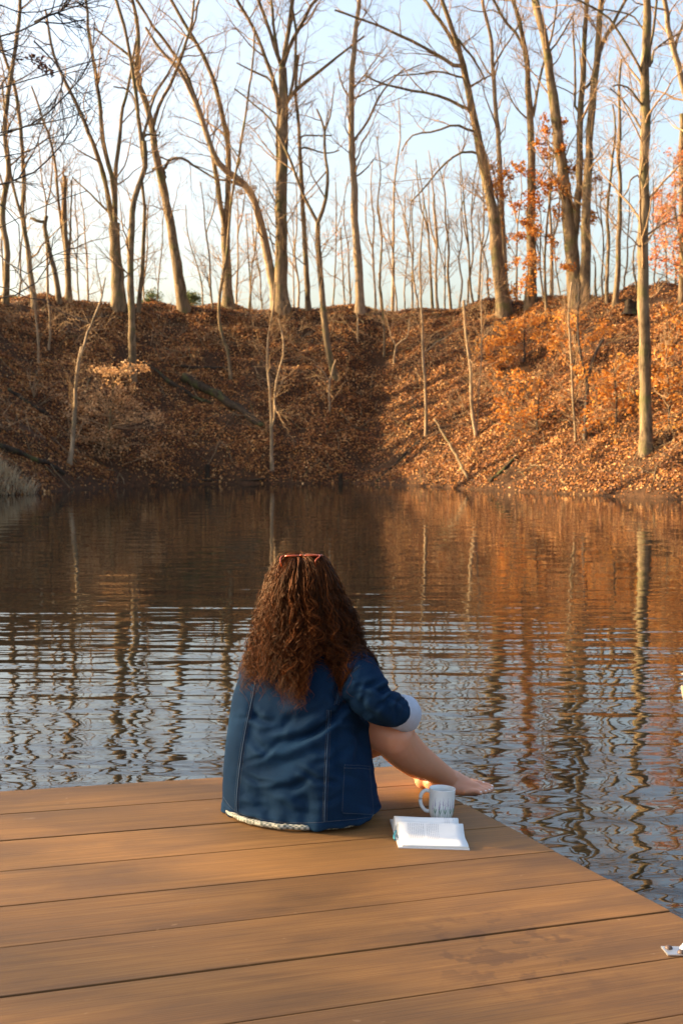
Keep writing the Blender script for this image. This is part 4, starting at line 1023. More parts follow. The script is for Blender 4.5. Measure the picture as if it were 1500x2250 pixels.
kid('printed_flowers', L_.mesh('printed_flowers'), M['lavender'], mug)
put(mug, deckP(968, 1797), R(-8) - math.atan2(d1[1], d1[0]))

# open book
m, nt, b = new_mat('page_paper')
f = noise(nt, coords(nt), 25, 3); c = mix_c(nt, f, (0.72, 0.73, 0.72), (0.80, 0.80, 0.79)); nt.links.new(c, b.inputs['Base Color'])
b.inputs['Roughness'].default_value = 0.75
M['paper'] = m
m, nt, b = new_mat('page_edges')
lw = N(nt, 'ShaderNodeTexWave', Scale=300.0); lw.bands_direction = 'Z'; nt.links.new(coords(nt), lw.inputs['Vector'])
c = mix_c(nt, lw.outputs['Fac'], (0.55, 0.55, 0.53), (0.78, 0.78, 0.76)); nt.links.new(c, b.inputs['Base Color']); b.inputs['Roughness'].default_value = 0.8
M['edges'] = m
M['cover'] = plain('book_cover', (0.66, 0.68, 0.70), 0.45)
M['ribbon'] = plain('cyan_ribbon', (0.10, 0.42, 0.50), 0.5)
M['ink'] = plain('printing_ink', (0.36, 0.36, 0.38), 0.7)
book = thing('book', (0, 0, 0), 'open white-paged book lying face up in front of the mug', 'book')
BL = 0.212                                     # length along the spine (local x)
def near_prof(t): return -0.004 - t * 0.138, 0.008 + 0.026 * math.exp(-((t - 0.16) / 0.20) ** 2) * (1 if t > 0.1 else 0.55 + 4.5 * t) + 0.0125 * (1 - t) ** 0.5 * 1.0 + 0.001
def far_prof(t): return 0.004 + t * 0.132, 0.008 + 0.031 * math.exp(-((t - 0.22) / 0.26) ** 2) * (1 if t > 0.1 else 0.55 + 4.5 * t) + 0.010 * (1 - t) ** 0.5
def block(prof, x0, x1, skew):
    n, k = 26, 8
    ts = np.linspace(0, 1, n)
    V = []
    for x in np.linspace(x0, x1, k):
        for t in ts:
            y, z = prof(t); V.append((x + skew * t, y, z + 0.0008 * math.sin(9 * t + 30 * x)))
    top = [(i * n + j, (i + 1) * n + j, (i + 1) * n + j + 1, i * n + j + 1) for i in range(k - 1) for j in range(n - 1)]
    base = len(V)
    for x in (x0, x1):
        for t in ts:
            y, z = prof(t); V.append((x + skew * t, y, 0.0045))
    side = [(j, j + 1, base + j + 1, base + j) for j in range(n - 1)] + [((k - 1) * n + j + 1, (k - 1) * n + j, base + n + j, base + n + j + 1) for j in range(n - 1)]
    side += [(n - 1, (k - 1) * n + n - 1 if False else 2 * n - 1, 0, 0)] if False else []
    fore = []
    for i in range(k - 1):
        fore.append((i * n + n - 1, (i + 1) * n + n - 1))
    b2 = len(V)
    for x in np.linspace(x0, x1, k):
        y, z = prof(1.0); V.append((x + skew, y, 0.0045))
    fq = [(a_, c_, b2 + q + 1, b2 + q) for q, (a_, c_) in enumerate(fore)]
    b3 = len(V)
    for x in np.linspace(x0, x1, k):
        y, z = prof(0.0); V.append((x, y, 0.0045))
    gq = [(i * n, b3 + i, b3 + i + 1, (i + 1) * n) for i in range(k - 1)]
    return V, top, side + fq + gq
for nm, pf, x0, x1, sk in (('near_pages', near_prof, 0.004, BL - 0.004, 0.004), ('far_pages', far_prof, 0.000, BL - 0.010, -0.004)):
    V, top, side = block(pf, x0, x1, sk)
    me = bpy.data.meshes.new(nm); me.from_pydata(V, [], top + side)
    me.materials.append(M['paper']); me.materials.append(M['edges'])
    for p_ in me.polygons:
        p_.use_smooth = p_.index < len(top)
        if p_.index >= len(top): p_.material_index = 1
    kid(nm, me, None, book)
bm = bmesh.new(); box_bm(bm, (BL / 2, -0.073, 0.002), (BL + 0.006, 0.146, 0.0035), None, 0.001); kid('cover_board', bm_mesh('cover_board', bm), M['cover'], book)
bm = bmesh.new(); box_bm(bm, (BL / 2, 0.073, 0.002), (BL + 0.006, 0.143, 0.0035), None, 0.001); kid('cover_board', bm_mesh('cover_board', bm), M['cover'], book)
S = Soup(); rb = spline([(0.003, -0.002, 0.012), (-0.004, -0.03, 0.010), (-0.008, -0.055, 0.006), (-0.007, -0.075, 0.005)], n=10)
V, F = tubes(rb[None], np.full((1, 10), 0.0035), 6); kid('ribbon_bookmark', mesh_np('ribbon_bookmark', V, F), M['ribbon'], book)
# lines of print run up the page, across the spine's direction
S = Soup(); rp = random.Random(4)
def textline(pf, x, t0, t1, dz=0.0007):
    t = t0
    while t < t1:
        e = min(t1, t + rp.uniform(0.03, 0.075))
        ts = np.linspace(t, e, 3)
        S.tube(np.array([[(x, pf(q)[0], pf(q)[1] + dz) for q in ts]]), np.full((1, 3), 0.00042), 4)
        t = e + 0.014
for i in range(9): textline(near_prof, 0.036 + i * 0.0058, 0.20, 0.66 - (0.1 if i == 8 else 0))
kid('printed_text', S.mesh('printed_text'), M['ink'], book); S = Soup()
for i in range(7): textline(near_prof, 0.094 + i * 0.0058, 0.20, 0.66 - (0.06 if i == 6 else 0))
kid('printed_text', S.mesh('printed_text'), M['ink'], book); S = Soup()
for i in range(3): textline(far_prof, 0.158 + i * 0.0062, 0.06, 0.42)
textline(far_prof, 0.184, 0.10, 0.36)
kid('printed_text', S.mesh('printed_text'), M['ink'], book)
c0, c1 = deckP(877, 1864), deckP(1034, 1869)
du = Vector(tuple(c1 - c0)); ang = math.atan2(du.dot(Vector(tuple(d2))), du.dot(Vector(tuple(d1))))
ex = (DQ @ Matrix.Rotation(ang, 3, 'Z')) @ Vector((1, 0, 0)); ey = (DQ @ Matrix.Rotation(ang, 3, 'Z')) @ Vector((0, 1, 0))
put(book, Vector(tuple(c0)) + ey * 0.146, ang)

# grab rail of the swimming ladder, cut by the right edge of the picture
m, nt, b = new_mat('galvanised_steel')
f = noise(nt, coords(nt), 40, 4); c = mix_c(nt, f, (0.50, 0.51, 0.52), (0.72, 0.73, 0.74)); nt.links.new(c, b.inputs['Base Color'])
b.inputs['Metallic'].default_value = 0.85; b.inputs['Roughness'].default_value = 0.38
M['steel'] = m
M['bolt'] = plain('rusty_bolt', (0.13, 0.09, 0.075), 0.6, 0.5)
rail = thing('grab_rail', (0, 0, 0), 'galvanised grab rail bolted to the dock at the right edge', 'rail')
for u0 in (0.0, 0.34):
    bm = bmesh.new(); box_bm(bm, (u0, 0, 0.002), (0.075, 0.055, 0.004), None, 0.001); kid('base_plate', bm_mesh('base_plate', bm), M['steel'], rail)
    for (bx_, by2) in ((-0.022, 0.013), (0.0, -0.016), (0.026, 0.012)):
        V, F = lathe([(0.0, 0.0115), (0.004, 0.0113), (0.0075, 0.0095), (0.0095, 0.006), (0.0098, 0.004), (0.0, 0.004)], 14)
        kid('bolt', mesh_np('bolt', V + [u0 + bx_, by2, 0], F), M['bolt'], rail)
rp_ = spline([(0.012, 0, 0.003), (0.018, 0, 0.012), (0.032, 0.0, 0.034), (0.055, 0, 0.058), (0.10, 0, 0.075), (0.17, 0, 0.08), (0.24, 0, 0.075), (0.285, 0, 0.058), (0.31, 0, 0.034), (0.325, 0, 0.012), (0.33, 0, 0.003)], n=40)
V, F = tubes(rp_[None], np.concatenate([np.linspace(0.015, 0.0095, 5), np.full(30, 0.0095), np.linspace(0.0095, 0.015, 5)])[None], 14)
kid('handle', mesh_np('handle', V, F), M['steel'], rail)
pc = deckP(1482, 2093)
put(rail, Vector(tuple(pc)) + (DQ @ Vector((0.012, 0.0, 0.0))), R(-20))

# beige garden chair just outside the right edge; one corner of its back shows
M['resin'] = plain('beige_resin', (0.44, 0.34, 0.24), 0.4, 0, 0.05)
chair = thing('garden_chair', (0, 0, 0), 'rounded beige back corner of a resin chair peeking in at the right edge', 'chair')
def slab(w0, w1, hgt, th, rc, n=7):
    """rounded-corner panel, wider at the top, standing in local xz, thickness along y"""
    out = [(-w0 / 2, 0), (w0 / 2, 0)]
    for q in range(n): a = q / (n - 1) * math.pi / 2; out.append((w1 / 2 - rc + rc * math.cos(a), hgt - rc + rc * math.sin(a)))
    for q in range(n): a = math.pi / 2 + q / (n - 1) * math.pi / 2; out.append((-w1 / 2 + rc + rc * math.cos(a), hgt - rc + rc * math.sin(a)))
    bm = bmesh.new()
    f = bm.faces.new([bm.verts.new((x, 0, z)) for x, z in out])
    g = bmesh.ops.extrude_face_region(bm, geom=[f]); vs = [v for v in g['geom'] if isinstance(v, bmesh.types.BMVert)]
    bmesh.ops.translate(bm, verts=vs, vec=(0, th, 0))
    bmesh.ops.recalc_face_normals(bm, faces=bm.faces)
    bmesh.ops.bevel(bm, geom=[e for e in bm.edges if abs(e.verts[0].co.y - e.verts[1].co.y) < 1e-6], offset=th * 0.35, segments=2, affect='EDGES')
    return bm_mesh('panel', bm, False)
def rounded_frame(w0, w1, hgt, rc, n=7):
    out = [(-w0 / 2, 0.0)]
    for q in range(n): a = math.pi - q / (n - 1) * math.pi / 2; out.append((-w1 / 2 + rc + rc * math.cos(a), hgt - rc + rc * math.sin(a)))
    for q in range(n): a = math.pi / 2 - q / (n - 1) * math.pi / 2; out.append((w1 / 2 - rc + rc * math.cos(a), hgt - rc + rc * math.sin(a)))
    out.append((w0 / 2, 0.0))
    return np.array([(x, 0, z) for x, z in out])
fr_ = rounded_frame(0.29, 0.45, 0.41, 0.07)
V, F = tubes(spline(fr_, n=60)[None], np.full((1, 60), 0.016), 12)
o = kid('back_frame', mesh_np('back_frame', V, F), M['resin'], chair); o.location = (0, 0, 0.40); o.rotation_euler = (R(8), 0, 0)
for q in range(6):
    xb, xt = -0.105 + q * 0.042, -0.158 + q * 0.0632
    bm = bmesh.new(); box_bm(bm, (0, 0, 0.205), (0.030, 0.010, 0.40), None, 0.003)
    o = kid('slat', bm_mesh('slat', bm), M['resin'], chair); o.location = (xb, 0, 0.40); o.rotation_euler = (R(8), math.atan2(xt - xb, 0.4), 0)
for sx in (-1, 1):
    V, F = tubes(spline([(sx * 0.175, -0.01, 0.60), (sx * 0.175, 0.12, 0.615), (sx * 0.175, 0.30, 0.61), (sx * 0.17, 0.38, 0.54), (sx * 0.165, 0.40, 0.40)], n=24)[None], np.full((1, 24), 0.016), 10)
    kid('armrest', mesh_np('armrest', V, F), M['resin'], chair)
o = kid('seat', slab(0.40, 0.43, 0.43, 0.022, 0.04), M['resin'], chair); o.location = (0, 0.0, 0.40); o.rotation_euler = (R(-90), 0, 0)
for sx in (-1, 1):
    for yb, yt in ((-0.03, 0.02), (0.42, 0.40)):
        V, F = tubes(np.array([[(sx * 0.16, yb, 0.0), (sx * 0.165, (yb + yt) / 2, 0.2), (sx * 0.18, yt, 0.39)]]), np.array([[0.017, 0.02, 0.024]]), 10)
        kid('leg', mesh_np('leg', V, F), M['resin'], chair)
cw = W(1490, 1468, 2.62)
cpos = np.array([cw[0] + 0.238, 2.62 + 0.05, 0]); cpos[2] = deck_z(cpos[0], cpos[1])
put(chair, cpos, -math.atan2(d1[1], d1[0]) + R(176))
chair.scale = (1, 1, (cw[2] - cpos[2]) / 0.815)

# ------------------------------------------------------------------ the seated woman
def chain(pts, radii, n=14, sides=16, flat=1.0, flat_axis=None):
    """closed tapered tube through pts with rounded ends; flat scales it along flat_axis"""
    A = spline(np.column_stack([np.array(pts, float), np.array(radii, float)]), n=n)
    P, r = A[:, :3], A[:, 3]
    t0 = unit(P[0] - P[1]); t1 = unit(P[-1] - P[-2])
    caps = [0.35, 0.7, 0.92]
    Pb = [P[0] + t0 * r[0] * math.sin(math.acos(min(1, c_))) for c_ in (0.02, 0.4, 0.75, 0.95)]
    rb = [r[0] * c_ for c_ in (0.02, 0.4, 0.75, 0.95)]
    Pe = [P[-1] + t1 * r[-1] * math.sin(math.acos(min(1, c_))) for c_ in (0.95, 0.75, 0.4, 0.02)]
    re = [r[-1] * c_ for c_ in (0.95, 0.75, 0.4, 0.02)]
    P = np.vstack([Pb, P, Pe]); r = np.concatenate([rb, r, re])
    V, F = tubes(P[None], r[None], sides)
    if flat_axis is not None:
        ax = unit(np.array(flat_axis, float))
        C = np.repeat(P, sides, axis=0)
        dlt = V - C
        V = C + dlt + ((dlt @ ax) * (flat - 1))[:, None] * ax
    k = len(P)
    caps_f = [np.array([[(i + 1) % sides, i, sides * k] for i in range(sides)]), np.array([[(k - 1) * sides + i, (k - 1) * sides + (i + 1) % sides, sides * k + 1] for i in range(sides)])]
    V = np.vstack([V, P[:1], P[-1:]])
    return V, F, np.concatenate(caps_f)
def loft(secs, n=32, e=0.82):
    """closed stack of ellipses: (centre, half-width, half-depth, side axis)"""
    a = np.arange(n) * 6.283185 / n
    V = []
    for c_, wa, wb, s_ in secs:
        s_ = unit(np.array(s_, float)); f_ = np.cross([0, 0, 1.0], s_)
        ca, sa = np.cos(a), np.sin(a)
        V.append(np.array(c_) + (np.sign(ca) * np.abs(ca) ** e * wa)[:, None] * s_ + (np.sign(sa) * np.abs(sa) ** e * wb)[:, None] * f_)
    k = len(secs); V = np.vstack(V)
    i = np.arange(k - 1)[:, None] * n + np.arange(n)[None]; j = np.arange(k - 1)[:, None] * n + (np.arange(n)[None] + 1) % n
    F = np.stack([i, j, j + n, i + n], -1).reshape(-1, 4)
    V = np.vstack([V, V[:n].mean(0), V[(k - 1) * n:].mean(0)])
    C = np.concatenate([np.array([[(q + 1) % n, q, k * n] for q in range(n)]), np.array([[(k - 1) * n + q, (k - 1) * n + (q + 1) % n, k * n + 1] for q in range(n)])])
    return V, F, C
def blend(name, parts, voxel, smooth=6, fac=0.5):
    """join closed shapes into one continuous skin"""
    S_v, S_q, S_t, n = [], [], [], 0
    for V, F, C in parts:
        S_v.append(V); S_q.append(F + n); S_t.append(C + n); n += len(V)
    me = mesh_np(name, np.concatenate(S_v), [np.concatenate(S_q), np.concatenate(S_t)])
    o = bpy.data.objects.new('tmp', me); COL.objects.link(o)
    md = o.modifiers.new('r', 'REMESH'); md.mode = 'VOXEL'; md.voxel_size = voxel; md.use_smooth_shade = True
    if smooth:
        sm = o.modifiers.new('s', 'SMOOTH'); sm.factor = fac; sm.iterations = smooth
    dg = bpy.context.evaluated_depsgraph_get()
    out = bpy.data.meshes.new_from_object(o.evaluated_get(dg))
    out.name = name
    bpy.data.objects.remove(o); bpy.data.meshes.remove(me)
    out.materials.clear()
    out.polygons.foreach_set('use_smooth', np.ones(len(out.polygons), bool))
    return out
def get_v(me):
    a = np.empty(len(me.vertices) * 3, np.float32); me.vertices.foreach_get('co', a); return a.reshape(-1, 3).astype(float)
def get_n(me):
    a = np.empty(len(me.vertices) * 3, np.float32); me.vertices.foreach_get('normal', a); return a.reshape(-1, 3).astype(float)
def set_v(me, v):
    me.vertices.foreach_set('co', v.astype(np.float32).ravel()); me.update()
def seg_dist(px, py, poly):
    best = np.full(px.shape, 1e9); along = np.zeros(px.shape); n_ = len(poly) - 1
    for q_, ((ax, ay), (bx, by)) in enumerate(zip(poly[:-1], poly[1:])):
        dx, dy = bx - ax, by - ay
        t = np.clip(((px - ax) * dx + (py - ay) * dy) / (dx * dx + dy * dy), 0, 1)
        h_ = np.hypot(px - ax - t * dx, py - ay - t * dy)
        along = np.where(h_ < best, (q_ + t) / n_, along); best = np.minimum(best, h_)
    return best, np.sin(np.clip(along, 0.0, 1.0) * math.pi) ** 0.8

# materials
m, nt, b = new_mat('skin')
f = noise(nt, coords(nt), 9, 5); g = noise(nt, coords(nt), 45, 3)
c = mix_c(nt, f, (0.50, 0.225, 0.125), (0.60, 0.295, 0.178)); c = mix_c(nt, math_n(nt, 'MULTIPLY', g, 0.25), c, (0.50, 0.19, 0.115))
nt.links.new(c, b.inputs['Base Color']); b.inputs['Roughness'].default_value = 0.45
b.inputs['Subsurface Weight'].default_value = 0.25; b.inputs['Subsurface Radius'].default_value = (0.02, 0.008, 0.004); b.inputs['Subsurface Scale'].default_value = 0.6
M['skin'] = m
m, nt, b = new_mat('denim')
v1 = coords(nt)
wv1 = N(nt, 'ShaderNodeTexWave', Scale=260.0, Distortion=1.0); wv1.bands_direction = 'DIAGONAL'; nt.links.new(v1, wv1.inputs['Vector'])
big = noise(nt, v1, 5.0, 5, 0.6); slub = noise(nt, coords(nt, 'Object', (60, 60, 4)), 1.0, 3); sp_ = noise(nt, v1, 180, 2)
c = ramp(nt, [(0.3, (0.0026, 0.0125, 0.034)), (0.55, (0.0045, 0.022, 0.058)), (0.8, (0.010, 0.042, 0.098))], big).outputs[0]
geo_ = nt.nodes.new('ShaderNodeNewGeometry')
c = mix_c(nt, ramp(nt, [(0.505, (0, 0, 0)), (0.56, (0.55, 0.55, 0.55))], geo_.outputs['Pointiness']).outputs[0], c, (0.022, 0.060, 0.115))
c = mix_c(nt, math_n(nt, 'MULTIPLY', slub, 0.4), c, (0.010, 0.030, 0.062))
c = mix_c(nt, math_n(nt, 'MULTIPLY', sp_, 0.35), c, (0.004, 0.010, 0.024))
nt.links.new(c, b.inputs['Base Color']); b.inputs['Roughness'].default_value = 0.85
b.inputs['Sheen Weight'].default_value = 0.0; b.inputs['Sheen Tint'].default_value = (0.5, 0.65, 0.9, 1); b.inputs['Specular IOR Level'].default_value = 0.06
bump(nt, b, math_n(nt, 'ADD', wv1.outputs['Fac'], math_n(nt, 'MULTIPLY', sp_, 1.5)), 0.25, 0.001)
M['denim'] = m
M['seam'] = plain('denim_seam', (0.012, 0.034, 0.068), 0.9, 0, 0.5, 120)
M['stitch'] = plain('pale_stitching', (0.15, 0.15, 0.14), 0.8, 0, 0.3, 200)
M['cuff'] = plain('rolled_cuff', (0.40, 0.44, 0.52), 0.9, 0, 0.15, 90)
m, nt, b = new_mat('gingham')
ck = N(nt, 'ShaderNodeTexChecker', Scale=110.0); nt.links.new(coords(nt), ck.inputs['Vector'])
c = mix_c(nt, ck.outputs['Fac'], (0.44, 0.41, 0.33), (0.13, 0.14, 0.11)); nt.links.new(c, b.inputs['Base Color']); b.inputs['Roughness'].default_value = 0.9
M['gingham'] = m
m, nt, b = new_mat('auburn_hair')
at = nt.nodes.new('ShaderNodeAttribute'); at.attribute_name = 'tint'
c = ramp(nt, [(0.0, (0.014, 0.004, 0.0015)), (0.5, (0.064, 0.017, 0.0048)), (1.0, (0.22, 0.062, 0.014))], at.outputs['Fac']).outputs[0]
nt.links.new(c, b.inputs['Base Color']); b.inputs['Roughness'].default_value = 0.5; b.inputs['Specular IOR Level'].default_value = 0.35
b.inputs['Specular Tint'].default_value = (1.0, 0.62, 0.36, 1)
tr_ = nt.nodes.new('ShaderNodeBsdfTranslucent'); nt.links.new(c, tr_.inputs[0])
mx = nt.nodes.new('ShaderNodeMixShader'); mx.inputs[0].default_value = 0.3
nt.links.new(b.outputs[0], mx.inputs[1]); nt.links.new(tr_.outputs[0], mx.inputs[2]); nt.links.new(mx.outputs[0], nt.nodes['Material Output'].inputs['Surface'])
M['hair'] = m
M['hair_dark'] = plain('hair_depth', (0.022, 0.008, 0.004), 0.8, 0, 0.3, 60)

fwd = np.array([math.sin(R(25)), math.cos(R(25)), 0]); sid = np.array([math.cos(R(25)), -math.sin(R(25)), 0])   # she faces away, turned to the right
Z = np.array([0, 0, 1.0])
PC = np.array([-0.14, 4.31, 0]); PC[2] = deck_z(PC[0], PC[1])
woman = thing('person', tuple(PC), 'woman with long curly auburn hair in a blue denim jacket sitting barefoot on the dock', 'person')

# body: one skin
def HP(x, y, h): return np.array([x, y, deck_z(x, y) + h])
HC = W(660, 1304, 4.355)                            # centre of the head
neck = HP(-0.128, 4.34, 0.585)
parts = []
parts.append(loft([(HP(-.15, 4.31, .012), .15, .11, sid), (HP(-.15, 4.31, .06), .185, .135, sid), (HP(-.15, 4.315, .16), .18, .13, sid), (HP(-.148, 4.325, .28), .14, .105, sid), (HP(-.14, 4.345, .40), .15, .11, sid), (HP(-.135, 4.352, .49), .155, .10, sid), (HP(-.132, 4.35, .55), .12, .08, sid), (HP(-.13, 4.345, .585), .06, .06, sid)]))
parts.append(chain([neck - Z * .05, neck, HC - Z * .07], [.058, .05, .05], 8))
# head: skull, face, jaw, nose, ears
parts.append(chain([HC - fwd * .022 + Z * .008, HC + fwd * .028 + Z * .008], [.078, .076], 6, 20))
parts.append(chain([HC + fwd * .045 + Z * .01, HC + fwd * .05 - Z * .06, HC + fwd * .055 - Z * .095], [.066, .056, .032], 8, 18))
parts.append(chain([HC + fwd * .108 + Z * .012, HC + fwd * .118 - Z * .012, HC + fwd * .128 - Z * .034], [.008, .010, .014], 6, 10))
parts.append(chain([HC + fwd * .10 - Z * .066 - sid * .02, HC + fwd * .106 - Z * .064, HC + fwd * .10 - Z * .066 + sid * .02], [.006, .009, .006], 6, 8))
for sg in (-1, 1):
    parts.append(chain([HC + sid * sg * .080 + Z * .02, HC + sid * sg * .084 - Z * .008, HC + sid * sg * .078 - Z * .03], [.012, .014, .009], 6, 8))
# right leg (nearer): thigh out of the jacket, knee up, shin going away to the dock's edge
KR = W(866, 1620, 4.31)
AR = W(981, 1709, 4.61)
parts.append(chain([HP(-.10, 4.35, .13), W(800, 1600, 4.37), KR], [.095, .078, .064], 16, 22))
parts.append(chain([KR, W(872, 1629, 4.34), W(903, 1660, 4.43), W(945, 1686, 4.53), AR], [.064, .067, .061, .046, .037], 20, 22))
parts.append(chain([KR + [0.018, .01, .02], W(880, 1611, 4.34)], [.052, .046], 6, 16))
# left leg (farther)
KL = W(862, 1606, 4.54)
AL = W(935, 1697, 4.71)
parts.append(chain([HP(-.10, 4.42, .12), HP(.03, 4.48, .20), KL], [.10, .086, .066], 16, 20))
parts.append(chain([KL, W(866, 1632, 4.58), W(884, 1656, 4.62), W(908, 1680, 4.67), AL], [.062, .064, .056, .045, .036], 20, 20))
# feet: the heels rest on the dock, the toes stick out over the water
def foot(heel, toe_dir, ankle, side_in):
    td = unit(np.array(toe_dir, float)); si = unit(np.array(side_in, float))
    P = lambda f_, s_, z_: heel + td * f_ + si * s_ + Z * z_
    pr = [chain([ankle, (ankle + P(0.01, 0, .035)) / 2, P(0.0, 0, .030)], [.037, .036, .032], 8, 16),
          chain([P(-.004, 0, .031), P(.05, 0, .028), P(.105, 0.0, .023), P(.145, 0, .018)], [.031, .030, .031, .026], 12, 16),
          chain([P(.03, .006, .035), P(.10, .018, .026), P(.15, .022, .020)], [.024, .024, .019], 10, 14),
          chain([P(.03, -.008, .022), P(.10, -.022, .018), P(.135, -.028, .015)], [.022, .021, .015], 10, 14),
          chain([ankle + si * .030 - td * .004, ankle + si * .034], [.013, .012], 5, 10), chain([ankle - si * .030 - td * .006 - Z * .006, ankle - si * .034 - td * .004 - Z * .006], [.014, .012], 5, 10),
          chain([ankle, P(.07, .004, .052), P(.115, .010, .036)], [.034, .030, .020], 8, 14)]
    for q, (s_, f0, L, r) in enumerate([(.031, .155, .050, .0138), (.009, .160, .044, .0100), (-.009, .153, .040, .0095), (-.026, .143, .035, .0092), (-.042, .128, .031, .0092)]):
        up = .018 if q == 0 else .016
        pr.append(chain([P(f0 - .022, s_ * .92, up), P(f0 + L * .5, s_, up + .006), P(f0 + L, s_ * 1.05, up - .001)], [r * 1.1, r, r * .95], 7, 10))
    return pr
heelR = deckP(953, 1741); heelR[2] += 0.001
heelL = deckP(931, 1734); heelL[2] += 0.001
parts += foot(heelR, (0.995, -0.01, -0.05), AR, (0.0, 1.0, 0.0))
parts += foot(heelL, (0.99, 0.12, 0.0), AL, (0.1, -0.99, 0.0))
# arms
SR, ER, WR = W(768, 1462, 4.26), W(832, 1554, 4.17), W(888, 1586, 4.43)
SL, EL, WL = W(572, 1468, 4.38), W(612, 1590, 4.62), W(806, 1586, 4.66)
parts.append(chain([SR, (SR + ER) / 2, ER], [.05, .046, .040], 10)); parts.append(chain([ER, W(860, 1560, 4.28), WR], [.041, .038, .027], 10))
parts.append(chain([SL, (SL + EL) / 2, EL], [.05, .046, .040], 10)); parts.append(chain([EL, (EL + WL) / 2, WL], [.041, .037, .027], 10))
def hand(wrist, aim, palm_n, thumb_side):
    a = unit(np.array(aim, float)); nn = unit(np.array(palm_n, float) - a * (a @ np.array(palm_n, float))); sd_ = unit(np.cross(a, nn)) * thumb_side
    pr = [chain([wrist, wrist + a * .03, wrist + a * .075], [.026, .032, .034], 8, 16, 0.5, nn)]
    for s_, L, r in ((.026, .070, .0088), (.009, .078, .009), (-.009, .072, .0088), (-.026, .056, .0078)):
        k0 = wrist + a * .078 + sd_ * s_
        k1 = k0 + a * L * .42 + nn * .008; k2 = k1 + (a * .55 + nn * .75) * L * .34; k3 = k2 + (a * .1 + nn) * L * .26
        pr.append(chain([k0 - a * .02, k0, k1, k2, k3], [r * 1.1, r * 1.05, r, r * .92, r * .8], 12, 10))
    t0 = wrist + a * .022 + sd_ * .026
    pr.append(chain([t0, t0 + sd_ * .024 + a * .02 + nn * .006, t0 + sd_ * .034 + a * .048 + nn * .014, t0 + sd_ * .034 + a * .068 + nn * .022], [.014, .0125, .0105, .008], 10, 10))
    return pr
parts += hand(WR, (-0.55, 0.72, -0.30), (-0.75, -0.45, -0.2), -1)
parts += hand(WL, (0.93, 0.1, -0.15), (-0.1, -0.8, -0.5), 1)
body_me = blend('body', parts, 0.0048, 6, 0.5)
obj('body', body_me, M['skin'], woman)
M['eye'] = plain('eye_white', (0.75, 0.73, 0.70), 0.2)
M['nail'] = plain('white_nail_polish', (0.80, 0.78, 0.76), 0.25)
for sg in (-1, 1):
    V, F, C = chain([HC + fwd * .094 + sid * sg * .031 + Z * .008, HC + fwd * .0945 + sid * sg * .0312 + Z * .008], [.0115, .0115], 4, 12)
    obj('eye', mesh_np('eye', V, [F, C]), M['eye'], woman)
nl = Soup()
for heel, td, si in ((heelR, unit(np.array((0.995, -0.01, -0.05))), np.array((0, 1.0, 0))), (heelL, unit(np.array((0.99, 0.12, 0.0))), np.array((0.1, -0.99, 0)))):
    for q, (s_, f0, L, r) in enumerate([(.031, .155, .050, .0138), (.009, .160, .044, .0100), (-.009, .153, .040, .0095), (-.026, .143, .035, .0092), (-.042, .128, .031, .0092)]):
        up = .018 if q == 0 else .016
        p_ = heel + td * (f0 + L * .92) + si * s_ * 1.04 + Z * (up + r * .62)
        V, F, C = chain([p_ - td * r * .5, p_ + td * r * .35], [r * .62, r * .55], 5, 10, 0.35, Z)
        nail = mesh_np('toenail', V, [F, C]); obj('toenail', nail, M['nail'], woman)

# denim jacket
jp = []
JS = [(-.134, 4.290, .008, .252, .200), (-.136, 4.290, .05, .248, .195), (-.141, 4.294, .14, .240, .185), (-.145, 4.303, .22, .230, .176), (-.146, 4.312, .29, .220, .166), (-.144, 4.325, .37, .212, .158), (-.137, 4.338, .45, .196, .145), (-.133, 4.344, .51, .180, .128), (-.131, 4.345, .555, .145, .105), (-.129, 4.345, .59, .090, .085), (-.128, 4.347, .615, .068, .072)]
jp.append(loft([(HP(x, y, h), a_, b_, sid) for x, y, h, a_, b_ in JS], 48, 0.66))
jp.append(chain([W(752, 1452, 4.28), W(776, 1470, 4.235), W(800, 1512, 4.185), W(826, 1546, 4.165), W(846, 1557, 4.185), W(868, 1563, 4.24)], [.062, .075, .070, .064, .058, .052], 22, 24))
jp.append(chain([W(590, 1452, 4.36), W(572, 1475, 4.39), W(580, 1535, 4.50), W(612, 1588, 4.60), W(690, 1590, 4.64)], [.062, .074, .068, .062, .052], 20, 20))
jk = blend('jacket', jp, 0.0054, 9, 0.5)
v, nn = get_v(jk), get_n(jk)
px, py = project(v)
facing = ((v - np.array([0, 0, CAM_H])) * nn).sum(1) < 0
def crease(poly, depth, sig):
    dd, w_ = seg_dist(px, py, poly)
    return np.where(facing, w_ * depth * (-np.exp(-(dd / sig) ** 2) + 0.5 * np.exp(-((dd - 2.2 * sig) / (1.2 * sig)) ** 2)), 0)
disp = np.zeros(len(v))
